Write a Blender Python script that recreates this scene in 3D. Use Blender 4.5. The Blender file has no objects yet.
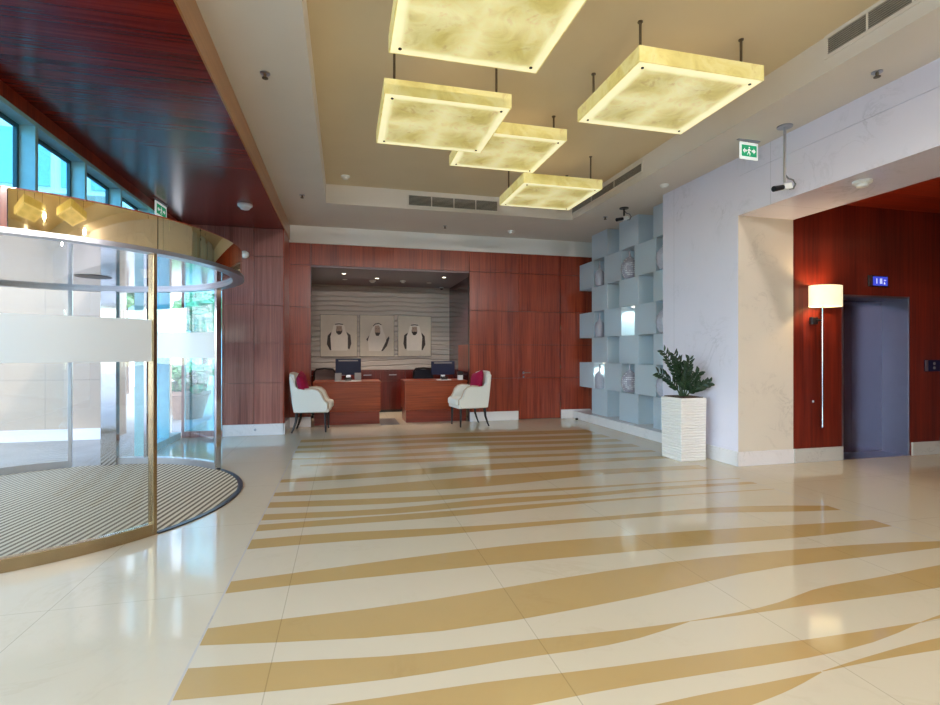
import bpy, bmesh, math, random
from mathutils import Vector, Matrix
random.seed(7)
SC = bpy.context.scene
COL = SC.collection
PI = math.pi
R = math.radians

# ------------------------------------------------------------------ camera
cam_d = bpy.data.cameras.new('camera')
cam = bpy.data.objects.new('camera', cam_d)
COL.objects.link(cam)
cam.location = (0, 0, 1.4)
cam.rotation_euler = (PI / 2 + 0.001, 0, -0.2443)
cam_d.sensor_fit = 'HORIZONTAL'
cam_d.sensor_width = 36
cam_d.lens = 36 * 505.6 / 940
cam_d.clip_start = 0.05
cam_d.clip_end = 300
SC.camera = cam

# ------------------------------------------------------------------ view, sky, sun, large lights
SC.view_settings.view_transform = 'Standard'
SC.view_settings.look = 'None'
SC.view_settings.gamma = 1
SC.view_settings.use_curve_mapping = False
SC.view_settings.exposure = 0.22
try:
    SC.cycles.use_denoising = True
    SC.cycles.max_bounces = 12
    SC.cycles.transparent_max_bounces = 24
    SC.cycles.sample_clamp_indirect = 6
    SC.cycles.blur_glossy = 0.5
except Exception:
    pass

w = bpy.data.worlds.new('sky')
SC.world = w
w.use_nodes = True
nt = w.node_tree
nt.nodes.clear()
wo = nt.nodes.new('ShaderNodeOutputWorld')
bg = nt.nodes.new('ShaderNodeBackground')
sky = nt.nodes.new('ShaderNodeTexSky')
sky.sky_type = 'NISHITA'
sky.sun_disc = False
sky.sun_elevation = R(48)
sky.sun_rotation = R(100)
sky.air_density = 1.0
sky.dust_density = 1.2
bg.inputs['Strength'].default_value = 1.6
nt.links.new(sky.outputs[0], bg.inputs[0])
nt.links.new(bg.outputs[0], wo.inputs[0])


def light(name, kind, loc, energy, color=(1, 1, 1), rot=(0, 0, 0), size=None, size_y=None, spot=None, blend=0.5, radius=None):
    d = bpy.data.lights.new(name, kind)
    d.energy = energy
    d.color = color
    if kind == 'AREA':
        d.shape = 'RECTANGLE'
        d.size = size
        d.size_y = size_y or size
    if kind == 'SPOT':
        d.spot_size = spot
        d.spot_blend = blend
    if radius is not None:
        d.shadow_soft_size = radius
    o = bpy.data.objects.new(name, d)
    COL.objects.link(o)
    o.location = loc
    o.rotation_euler = rot
    return o


# the sun stands behind the hotel and lights the street and the buildings opposite
light('sun', 'SUN', (0, 0, 20), 2.4, (1, .95, .86), rot=(R(24), R(30), R(0)), radius=.01)
# unseen spots added behind the camera to brighten the lobby
for lx, ly in ((-.6, -1.0), (4.4, -1.2), (1.9, -2.0), (-.6, -3.4), (4.4, -3.4), (1.9, -4.2)):
    light('lobby_fill_light', 'SPOT', (lx, ly, 3.78), 210, (1, .95, .92), rot=(R(42), 0, 0), spot=R(150), blend=.6, radius=.05)
light('lift_lobby_light', 'AREA', (8.2, 3.0, 3.3), 6, (1, .72, .45), rot=(0, 0, 0), size=1.6)


# ------------------------------------------------------------------ colour and material helpers
def lin(c):
    return tuple((x / 255 / 12.92 if x / 255 <= .04045 else ((x / 255 + .055) / 1.055) ** 2.4) for x in c) + (1,)


class NT:
    def __init__(s, name):
        s.m = bpy.data.materials.new(name)
        s.m.use_nodes = True
        s.t = s.m.node_tree
        s.t.nodes.clear()
        s.out = s.t.nodes.new('ShaderNodeOutputMaterial')

    def n(s, kind, **kw):
        x = s.t.nodes.new('ShaderNode' + kind)
        for k, v in kw.items():
            if k in x.inputs:
                x.inputs[k].default_value = v
            else:
                setattr(x, k, v)
        return x

    def l(s, a, b):
        s.t.links.new(a, b)

    def coords(s, scale=(1, 1, 1), rot=(0, 0, 0), loc=(0, 0, 0), kind='Object'):
        tc = s.n('TexCoord')
        mp = s.n('Mapping')
        mp.inputs['Scale'].default_value = scale
        mp.inputs['Rotation'].default_value = rot
        mp.inputs['Location'].default_value = loc
        s.l(tc.outputs[kind], mp.inputs[0])
        return mp.outputs[0]

    def noise(s, vec, scale=5, detail=4, rough=.5, dist=0):
        x = s.n('TexNoise')
        x.inputs['Scale'].default_value = scale
        x.inputs['Detail'].default_value = detail
        x.inputs['Roughness'].default_value = rough
        x.inputs['Distortion'].default_value = dist
        s.l(vec, x.inputs['Vector'])
        return x.outputs['Fac']

    def ramp(s, fac, stops, interp='LINEAR'):
        x = s.n('ValToRGB')
        x.color_ramp.interpolation = interp
        e = x.color_ramp.elements
        e[0].position, e[0].color = stops[0][0], stops[0][1]
        e[1].position, e[1].color = stops[-1][0], stops[-1][1]
        for p, c in stops[1:-1]:
            q = e.new(p)
            q.color = c
        s.l(fac, x.inputs[0])
        return x.outputs[0]

    def math(s, op, a, b=None):
        x = s.n('Math', operation=op)
        for i, v in enumerate((a, b)):
            if v is None:
                continue
            if isinstance(v, (int, float)):
                x.inputs[i].default_value = v
            else:
                s.l(v, x.inputs[i])
        return x.outputs[0]

    def mix(s, fac, a, b):
        x = s.n('MixRGB')
        for i, v in enumerate((fac, a, b)):
            if isinstance(v, (int, float)):
                x.inputs[i].default_value = v
            elif isinstance(v, tuple):
                x.inputs[i].default_value = v
            else:
                s.l(v, x.inputs[i])
        return x.outputs[0]

    def bsdf(s, color=None, rough=.5, metal=0, spec=.5, coat=0, bump=None, bump_d=.01, trans=0, **kw):
        p = s.n('BsdfPrincipled')
        if color is not None:
            if isinstance(color, tuple):
                p.inputs['Base Color'].default_value = color
            else:
                s.l(color, p.inputs['Base Color'])
        if isinstance(rough, (int, float)):
            p.inputs['Roughness'].default_value = rough
        else:
            s.l(rough, p.inputs['Roughness'])
        p.inputs['Metallic'].default_value = metal
        p.inputs['Specular IOR Level'].default_value = spec
        p.inputs['Coat Weight'].default_value = coat
        p.inputs['Coat Roughness'].default_value = kw.get('coat_rough', .05)
        p.inputs['Transmission Weight'].default_value = trans
        if 'emit' in kw:
            p.inputs['Emission Color'].default_value = kw['emit']
            p.inputs['Emission Strength'].default_value = kw.get('emit_s', 1)
        if bump is not None:
            b = s.n('Bump')
            b.inputs['Distance'].default_value = bump_d
            b.inputs['Strength'].default_value = kw.get('bump_s', .5)
            s.l(bump, b.inputs['Height'])
            s.l(b.outputs[0], p.inputs['Normal'])
        s.l(p.outputs[0], s.out.inputs[0])
        return p


M = {}


def plain(name, rgb, rough=.5, metal=0, spec=.5, coat=0, var=.06, vscale=9, **kw):
    t = NT(name)
    c = lin(rgb)
    v = t.noise(t.coords(), vscale, 3)
    lo = tuple(x * (1 - var) for x in c[:3]) + (1,)
    hi = tuple(min(1, x * (1 + var)) for x in c[:3]) + (1,)
    t.bsdf(t.ramp(v, [(.3, lo), (.7, hi)]), rough, metal, spec, coat, **kw)
    M[name] = t.m
    return t.m


def wood(name, dark, light_, scale=(26, 26, .7), rough=.28, coat=.3, lines=None, coat_rough=.12, spec=.4):
    t = NT(name)
    v = t.noise(t.coords(scale), 1.6, 6, .6)
    v2 = t.noise(t.coords(tuple(x * .16 for x in scale)), 1.6, 2, .5)
    f = t.math('ADD', t.math('MULTIPLY', v, .6), t.math('MULTIPLY', v2, .4))
    c = t.ramp(f, [(.36, lin(dark)), (.62, lin(light_))])
    if lines:
        axis, step, wd = lines
        sx = t.n('SeparateXYZ')
        t.l(t.coords(), sx.inputs[0])
        fr = t.math('FRACT', t.math('DIVIDE', sx.outputs[axis], step))
        ln = t.math('LESS_THAN', fr, wd)
        c = t.mix(t.math('MULTIPLY', ln, .55), c, lin(tuple(int(x * .35) for x in dark)))
    t.bsdf(c, rough, 0, spec, coat, coat_rough=coat_rough)
    M[name] = t.m


def marble(name, base, vein, rough=.22, scale=1.1, joints=None, coat=.0, amount=.55, mottled=.5):
    t = NT(name)
    co = t.coords()
    d = t.noise(co, scale * 1.3, 5, .6)
    n2 = t.noise(co, scale * 2.1, 8, .62, 1.6)
    ve = t.math('ABSOLUTE', t.math('SUBTRACT', n2, .5))
    vf = t.ramp(ve, [(0.0, (1, 1, 1, 1)), (.035, (0, 0, 0, 1))])
    pat = t.ramp(d, [(.5, (0, 0, 0, 1)), (.72, (1, 1, 1, 1))])
    b = lin(base)
    b2 = tuple(x * (1 - .16 * mottled) for x in b[:3]) + (1,)
    c = t.mix(d, b, b2)
    fac = t.math('MULTIPLY', t.math('MULTIPLY', vf, pat), amount)
    c = t.mix(fac, c, lin(vein))
    if joints:
        sx = t.n('SeparateXYZ')
        t.l(co, sx.inputs[0])
        for axis, step, off, wd in joints:
            fr = t.math('FRACT', t.math('DIVIDE', t.math('ADD', sx.outputs[axis], off), step))
            ln = t.math('LESS_THAN', fr, wd / step)
            c = t.mix(t.math('MULTIPLY', ln, .35), c, lin(tuple(int(x * .6) for x in vein)))
    t.bsdf(c, rough, 0, .5, coat)
    M[name] = t.m


def pane_glass(name, tint, ior=1.5, rough=0.0, boost=1.0):
    t = NT(name)
    tr = t.n('BsdfTransparent')
    tr.inputs[0].default_value = lin(tint)
    gl = t.n('BsdfGlossy')
    gl.inputs['Color'].default_value = (1, 1, 1, 1)
    gl.inputs['Roughness'].default_value = rough
    lw = t.n('LayerWeight')
    lw.inputs[0].default_value = .5
    f0 = ((ior - 1) / (ior + 1)) ** 2
    fr = t.math('ADD', t.math('MULTIPLY', t.math('POWER', lw.outputs['Facing'], 5.0), 1 - f0), f0)
    mx = t.n('MixShader')
    t.l(t.math('MINIMUM', t.math('MULTIPLY', fr, boost), 1.0), mx.inputs[0])
    t.l(tr.outputs[0], mx.inputs[1])
    t.l(gl.outputs[0], mx.inputs[2])
    t.l(mx.outputs[0], t.out.inputs[0])
    M[name] = t.m


def frosted(name, rgb, translucency=.45, rough=.25, gloss=.12):
    t = NT(name)
    d = t.n('BsdfDiffuse')
    d.inputs[0].default_value = lin(rgb)
    tl = t.n('BsdfTranslucent')
    tl.inputs[0].default_value = lin(rgb)
    gl = t.n('BsdfGlossy')
    gl.inputs['Roughness'].default_value = rough
    a = t.n('MixShader')
    a.inputs[0].default_value = translucency
    t.l(d.outputs[0], a.inputs[1])
    t.l(tl.outputs[0], a.inputs[2])
    b = t.n('MixShader')
    b.inputs[0].default_value = gloss
    t.l(a.outputs[0], b.inputs[1])
    t.l(gl.outputs[0], b.inputs[2])
    t.l(b.outputs[0], t.out.inputs[0])
    M[name] = t.m


# woods
wood('wood_wall', (104, 32, 20), (166, 72, 44))
wood('wood_pillar', (112, 58, 50), (172, 108, 94), scale=(34, 34, .7), coat=.25)
wood('wood_ceiling', (84, 12, 9), (134, 34, 20), scale=(.7, 26, 26), rough=.26, coat=.3, coat_rough=.16, spec=.3, lines=(1, .19, .03))
wood('wood_lift', (78, 16, 9), (122, 36, 19), scale=(18, 18, .6), coat=.08, rough=.42)
wood('wood_lift_ceiling', (120, 30, 14), (160, 52, 24), scale=(.6, 18, 18))
wood('wood_trim', (150, 98, 50), (182, 126, 70), scale=(18, .6, 18))
wood('wood_desk', (112, 40, 18), (168, 76, 38), scale=(.8, 20, 20), coat=.4)
wood('wood_plinth', (104, 34, 22), (142, 58, 40), scale=(.8, 20, 20))
wood('wood_counter', (66, 12, 8), (100, 26, 18), scale=(20, 20, .8))
wood('wood_alcove', (60, 34, 42), (92, 56, 64), scale=(20, 20, .7), rough=.22, coat=.5)
plain('alcove_ceiling', (104, 78, 84), .3, coat=.3)
# stone
marble('marble_white', (232, 227, 240), (184, 180, 190), .2, 1.0, joints=((1, 1.74, 2.2, .006),), mottled=.45)
marble('marble_jamb', (226, 214, 198), (176, 164, 152), .2, 1.5, mottled=.5)
marble('marble_base', (234, 228, 228), (190, 184, 178), .18, 1.6)
marble('marble_grey', (196, 190, 182), (150, 142, 134), .22, 3.0, amount=.8)
marble('floor_marble', (212, 200, 174), (184, 168, 140), .075, .8, joints=((0, 1.24, .32, .005), (1, 1.24, .5, .004)), amount=.35, mottled=.5)
marble('floor_inlay', (192, 162, 108), (168, 134, 82), .085, 1.0, joints=((0, 1.24, .32, .005),), amount=.4, mottled=.9)
marble('reflected_lobby_marble', (176, 152, 132), (180, 168, 154), .35, .7, joints=((0, 1.5, .2, .02), (2, 1.05, .1, .02)))
plain('pavement', (150, 144, 134), .7, var=.1, vscale=2)
# plaster and paint
plain('ceiling_white', (222, 214, 204), .8, spec=.2, var=.015, vscale=2)
plain('coffer_paint', (226, 208, 174), .8, spec=.2, var=.02, vscale=2)
plain('plaster_white', (226, 222, 216), .75, spec=.25, var=.015, vscale=2)
plain('window_paint_lit', (160, 216, 222), .4)  # frame paint, with cyan daylight from the teal glass put into its colour
plain('window_gasket', (40, 84, 92), .5)
plain('black_plastic', (14, 14, 16), .35, var=.1)
plain('white_plastic', (232, 232, 228), .35, var=.02)
plain('grey_plastic', (120, 120, 122), .5)
plain('navy_plastic', (12, 20, 58), .45, spec=.3)
plain('paper', (236, 236, 234), .7, var=.03)
plain('card_grey', (158, 150, 146), .5)
plain('chair_fabric', (226, 224, 216), .75, spec=.25, var=.03, vscale=60)
plain('chair_piping', (196, 176, 156), .7)
plain('magenta_fabric', (150, 14, 62), .8, spec=.3, var=.2, vscale=30)
plain('dark_wood_leg', (20, 14, 16), .3, coat=.3)
plain('mesh_fabric', (112, 96, 94), .8)
plain('navy_fabric', (16, 18, 38), .7)
plain('vase_ceramic', (176, 174, 188), .4, var=.12, vscale=40)
plain('vase_hole', (206, 208, 220), .5)
plain('soil', (70, 48, 34), .95, var=.4, vscale=60)
plain('leaf', (22, 50, 26), .32, var=.35, vscale=25, coat=.2)
plain('stem', (40, 62, 30), .5)
plain('foliage', (104, 150, 100), .7, var=.5, vscale=6)
plain('bark', (84, 66, 50), .9, var=.3)
plain('terracotta', (196, 160, 138), .8)
plain('green_sign', (22, 160, 110), .4, emit=lin((22, 160, 110)), emit_s=.35)
plain('white_sign', (236, 240, 236), .4, emit=(.9, 1, .95, 1), emit_s=.35)
plain('display_blue', (40, 50, 170), .3, emit=lin((70, 84, 220)), emit_s=.6)
plain('display_white', (220, 226, 250), .3, emit=lin((220, 226, 250)), emit_s=.9)
plain('lamp_glow', (255, 240, 210), .4, emit=(1, .9, .72, 1), emit_s=6)
plain('portrait_paper', (206, 198, 184), .6, var=.03)
plain('portrait_light', (226, 220, 210), .6, var=.03)
plain('portrait_mid', (150, 138, 126), .6, var=.1)
plain('portrait_skin', (172, 150, 134), .6, var=.05)
plain('portrait_dark', (48, 40, 38), .6, var=.2, vscale=30)
plain('frame_pale', (206, 198, 180), .4)
plain('frame_dark', (70, 62, 56), .4)
plain('tower_stone', (226, 228, 226), .8, var=.05, vscale=2)
plain('tower_glass', (130, 168, 180), .15, spec=.6)
plain('mat_rim', (70, 72, 80), .4, metal=.6)
plain('floor_mat_grey', (112, 104, 100), .9, var=.2, vscale=60)
# metals
plain('gold_mirror', (216, 194, 146), .025, metal=1, var=.01)
plain('chrome', (206, 208, 214), .09, metal=1, var=.01)
plain('bronze', (176, 154, 120), .22, metal=1, var=.05)
plain('silver', (176, 178, 186), .28, metal=1, var=.03)
plain('vent_dark', (66, 62, 56), .6)
plain('vent_slat', (158, 152, 142), .5)
plain('rod_metal', (110, 98, 80), .35, metal=.8)
t = NT('steel_brushed')
v = t.noise(t.coords((220, 220, 2)), 2, 4)
t.bsdf(t.ramp(v, [(.3, lin((104, 98, 112))), (.7, lin((118, 112, 126)))]), .24, 1)
M['steel_brushed'] = t.m
plain('steel_frame', (158, 156, 172), .38, metal=1, var=.02)  # lighter than the door panels, its differing reflection put into the colour
# glass
pane_glass('glass_clear', (248, 253, 252), 1.52)
pane_glass('glass_drum', (251, 253, 253), 1.55, boost=1.6)
pane_glass('glass_teal', (178, 226, 240), 1.5)
frosted('frosted_film', (240, 244, 245), .45)
frosted('frosted_box', (238, 248, 255), .5, .18, .1)
plain('lamp_shade_fabric', (250, 236, 200), .8, emit=(1, .86, .56, 1), emit_s=.72)
# ribbed carved wall of the alcove
t = NT('carved_plaster')
wv = t.n('TexWave')
wv.wave_type = 'BANDS'
wv.bands_direction = 'Z'
wv.inputs['Scale'].default_value = 2.6
wv.inputs['Distortion'].default_value = 7
wv.inputs['Detail'].default_value = 1.6
wv.inputs['Detail Scale'].default_value = .35
t.l(t.coords((.55, 1, 1)), wv.inputs['Vector'])
t.bsdf(lin((206, 198, 190)), .8, 0, .2, bump=t.ramp(wv.outputs['Fac'], [(.0, (0, 0, 0, 1)), (.22, (1, 1, 1, 1))]), bump_d=.03, bump_s=.9)
M['carved_plaster'] = t.m
# carved planter stone
t = NT('carved_white')
wv = t.n('TexWave')
wv.bands_direction = 'Z'
wv.inputs['Scale'].default_value = 9
wv.inputs['Distortion'].default_value = 4
wv.inputs['Detail'].default_value = 2
wv.inputs['Detail Scale'].default_value = .8
t.l(t.coords(), wv.inputs['Vector'])
t.bsdf(lin((240, 235, 230)), .6, 0, .3, bump=wv.outputs['Fac'], bump_d=.010, bump_s=.7)
M['carved_white'] = t.m
# striped entrance matting
t = NT('matting')
sx = t.n('SeparateXYZ')
t.l(t.coords(rot=(0, 0, R(8))), sx.inputs[0])
fr = t.math('FRACT', t.math('DIVIDE', sx.outputs[0], .058))
nz = t.noise(t.coords((60, 60, 1)), 3, 3)
ca = t.mix(nz, lin((186, 170, 142)), lin((222, 206, 180)))
cb = t.mix(nz, lin((92, 78, 62)), lin((128, 110, 90)))
ck = t.math('GREATER_THAN', fr, .52)
t.bsdf(t.mix(ck, ca, cb), .85, 0, .2)
M['matting'] = t.m
# dotted vase
t = NT('vase_dotted')
vo = t.n('TexVoronoi')
vo.inputs['Scale'].default_value = 34
vo.inputs['Randomness'].default_value = .15
t.l(t.coords(), vo.inputs['Vector'])
t.bsdf(t.mix(t.math('LESS_THAN', vo.outputs['Distance'], .3), lin((150, 146, 160)), lin((238, 238, 242))), .4)
M['vase_dotted'] = t.m


# onyx lamp panels: the stone sheet is lit from inside by strips along its edges and a crossing pair
def onyx(name, hx, hy, strength, side=False):
    t = NT(name)
    co = t.coords()
    n1 = t.noise(co, 3.2, 6, .6, 1.2)
    n2 = t.noise(co, 9, 5, .6, .6)
    stone = t.ramp(n1, [(.3, lin((170, 150, 62))), (.46, lin((214, 202, 118))), (.56, lin((228, 222, 158))), (.72, lin((182, 164, 76)))])
    sp = t.ramp(n2, [(.58, (0, 0, 0, 1)), (.68, (1, 1, 1, 1))])
    stone = t.mix(t.math('MULTIPLY', sp, .65), stone, lin((156, 104, 44)))
    if not side:
        sx = t.n('SeparateXYZ')
        t.l(co, sx.inputs[0])
        ax = t.math('ABSOLUTE', sx.outputs[0])
        ay = t.math('ABSOLUTE', sx.outputs[1])
        e = t.math('MINIMUM', t.math('SUBTRACT', hx, ax), t.math('SUBTRACT', hy, ay))
        edge = t.ramp(t.math('DIVIDE', e, .16), [(.0, (1, 1, 1, 1)), (.3, (.9, .9, .9, 1)), (.55, (.25, .25, .25, 1)), (1, (0, 0, 0, 1))])
        cr = t.math('MINIMUM', ax, ay)
        cross = t.ramp(t.math('DIVIDE', cr, .22), [(0, (.55, .55, .55, 1)), (1, (0, 0, 0, 1))])
        g = t.math('MAXIMUM', edge, cross)
        stone = t.mix(t.math('MULTIPLY', g, .8), stone, lin((255, 252, 212)))
        st = t.math('ADD', t.math('MULTIPLY', g, .62 * strength), strength * .95)
    p = t.bsdf(lin((200, 184, 120)), .3)
    t.l(stone, p.inputs['Emission Color'])
    if side:
        p.inputs['Emission Strength'].default_value = strength
    else:
        t.l(st, p.inputs['Emission Strength'])
    M[name] = t.m


onyx('onyx_face', .553, .518, .48)
onyx('onyx_side', .553, .518, .43, True)


# ------------------------------------------------------------------ mesh helpers
class MB:
    def __init__(s):
        s.v, s.f, s.mi = [], [], []
        s.cur = 0

    def add(s, vs, fs):
        b = len(s.v)
        s.v += [tuple(x) for x in vs]
        s.f += [tuple(b + i for i in f) for f in fs]
        s.mi += [s.cur] * len(fs)
        return s

    def box(s, x0, x1, y0, y1, z0, z1, mtx=None):
        vs = [Vector((x, y, z)) for z in (z0, z1) for y in (y0, y1) for x in (x0, x1)]
        if mtx is not None:
            vs = [mtx @ q for q in vs]
        return s.add(vs, [(0, 2, 3, 1), (4, 5, 7, 6), (0, 1, 5, 4), (2, 6, 7, 3), (0, 4, 6, 2), (1, 3, 7, 5)])

    def frustum(s, c0, h0, c1, h1):
        vs = []
        for c, h in ((c0, h0), (c1, h1)):
            for dy in (-1, 1):
                for dx in (-1, 1):
                    vs.append((c[0] + dx * h[0], c[1] + dy * h[1], c[2]))
        return s.add(vs, [(0, 2, 3, 1), (4, 5, 7, 6), (0, 1, 5, 4), (2, 6, 7, 3), (0, 4, 6, 2), (1, 3, 7, 5)])

    def prism(s, pts, plane, a, b):
        """outline pts (u,v) extruded from a to b; plane 'xz' extrudes along y, 'yz' along x, 'xy' along z"""
        def P(u, v, d):
            return {'xz': (u, d, v), 'yz': (d, u, v), 'xy': (u, v, d)}[plane]
        n = len(pts)
        vs = [P(u, v, a) for u, v in pts] + [P(u, v, b) for u, v in pts]
        fs = [tuple(range(n)), tuple(range(2 * n - 1, n - 1, -1))]
        fs += [((i + 1) % n, i, n + i, n + (i + 1) % n) for i in range(n)]
        return s.add(vs, fs)

    def lathe(s, prof, n=24, c=(0, 0, 0), sx=1, sy=1, axis='z'):
        vs, fs = [], []
        for r, z in prof:
            for i in range(n):
                a = 2 * PI * i / n
                q = (r * math.cos(a) * sx, r * math.sin(a) * sy, z)
                if axis == 'y':
                    q = (q[0], z, q[1])
                if axis == 'x':
                    q = (z, q[0], q[1])
                vs.append((c[0] + q[0], c[1] + q[1], c[2] + q[2]))
        m = len(prof)
        for j in range(m - 1):
            for i in range(n):
                fs.append((j * n + i, j * n + (i + 1) % n, (j + 1) * n + (i + 1) % n, (j + 1) * n + i))
        fs.append(tuple(range(n - 1, -1, -1)))
        fs.append(tuple((m - 1) * n + i for i in range(n)))
        return s.add(vs, fs)

    def cyl(s, c, r, z0, z1, n=20, axis='z', r1=None):
        return s.lathe([(r, z0), (r if r1 is None else r1, z1)], n, c, axis=axis)

    def tube(s, pts, r, n=8, r1=None, flat=1.0):
        pts = [Vector(p) for p in pts]
        up = Vector((0, 0, 1))
        vs, fs = [], []
        m = len(pts)
        for k, p in enumerate(pts):
            d = (pts[min(k + 1, m - 1)] - pts[max(k - 1, 0)])
            d = d.normalized() if d.length > 1e-9 else Vector((0, 0, 1))
            u = d.cross(up)
            if u.length < 1e-3:
                u = Vector((1, 0, 0))
            u.normalize()
            v = d.cross(u).normalized()
            rr = r if r1 is None else r + (r1 - r) * k / (m - 1)
            for i in range(n):
                a = 2 * PI * i / n
                vs.append(p + u * math.cos(a) * rr + v * math.sin(a) * rr * flat)
        for k in range(m - 1):
            for i in range(n):
                fs.append((k * n + i, k * n + (i + 1) % n, (k + 1) * n + (i + 1) % n, (k + 1) * n + i))
        fs.append(tuple(range(n - 1, -1, -1)))
        fs.append(tuple((m - 1) * n + i for i in range(n)))
        return s.add(vs, fs)

    def arc(s, c, r0, r1, a0, a1, z0, z1, n=48):
        """curved wall solid between radii r0<r1 and angles in degrees"""
        vs, fs = [], []
        full = abs(a1 - a0) >= 359.9
        k = n if full else n + 1
        for i in range(k):
            a = R(a0 + (a1 - a0) * i / n)
            for r, z in ((r0, z0), (r1, z0), (r1, z1), (r0, z1)):
                vs.append((c[0] + r * math.cos(a), c[1] + r * math.sin(a), z))
        for i in range(n):
            j = (i + 1) % k
            for e in range(4):
                f = (e + 1) % 4
                fs.append((i * 4 + e, j * 4 + e, j * 4 + f, i * 4 + f))
        if not full:
            fs.append((3, 2, 1, 0))
            b = (k - 1) * 4
            fs.append((b, b + 1, b + 2, b + 3))
        return s.add(vs, fs)

    def blob(s, c, r, n=10, m=7, jit=0, rnd=random):
        vs, fs = [], []
        for j in range(1, m):
            th = PI * j / m
            for i in range(n):
                a = 2 * PI * i / n
                q = 1 + rnd.uniform(-jit, jit)
                vs.append((c[0] + r[0] * q * math.sin(th) * math.cos(a), c[1] + r[1] * q * math.sin(th) * math.sin(a), c[2] + r[2] * q * math.cos(th)))
        vs.append((c[0], c[1], c[2] + r[2]))
        vs.append((c[0], c[1], c[2] - r[2]))
        for j in range(m - 2):
            for i in range(n):
                fs.append((j * n + i, (j + 1) * n + i, (j + 1) * n + (i + 1) % n, j * n + (i + 1) % n))
        t_, b_ = len(vs) - 2, len(vs) - 1
        for i in range(n):
            fs.append((t_, i, (i + 1) % n))
            fs.append((b_, (m - 2) * n + (i + 1) % n, (m - 2) * n + i))
        return s.add(vs, fs)

    def build(s, name, mats, parent=None, bevel=0, seg=2, smooth=False, subsurf=0, kind=None, label=None):
        me = bpy.data.meshes.new(name)
        me.from_pydata(s.v, [], s.f)
        mats = mats if isinstance(mats, (list, tuple)) else [mats]
        for q in mats:
            me.materials.append(M[q])
        for p, i in zip(me.polygons, s.mi):
            p.material_index = i
            p.use_smooth = smooth
        bm = bmesh.new()
        bm.from_mesh(me)
        bmesh.ops.recalc_face_normals(bm, faces=bm.faces)
        bm.to_mesh(me)
        bm.free()
        o = bpy.data.objects.new(name, me)
        COL.objects.link(o)
        if parent is not None:
            o.parent = parent
        if bevel:
            b = o.modifiers.new('bevel', 'BEVEL')
            b.width = bevel
            b.segments = seg
            b.limit_method = 'ANGLE'
            b.angle_limit = R(35)
        if subsurf:
            q = o.modifiers.new('sub', 'SUBSURF')
            q.levels = q.render_levels = subsurf
        if smooth and not subsurf:
            try:
                me.set_sharp_from_angle(angle=R(40))
            except Exception:
                pass
        if kind:
            o['kind'] = kind
        if label:
            o['label'] = label
        return o


def tag(o, label, cat, group=None):
    o['label'] = label
    o['category'] = cat
    if group:
        o['group'] = group
    return o


def thing(name, label, cat, loc=(0, 0, 0), rz=0, group=None):
    o = bpy.data.objects.new(name, None)
    o.empty_display_size = .1
    COL.objects.link(o)
    o.location = loc
    o.rotation_euler = (0, 0, rz)
    return tag(o, label, cat, group)


def copy_tree(o, parent=None):
    c = o.copy()
    COL.objects.link(c)
    if parent is not None:
        c.parent = parent
    for ch in list(o.children):
        copy_tree(ch, c)
    return c


def struct(mb, name, mats, **kw):
    return mb.build(name, mats, kind='structure', **kw)

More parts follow.
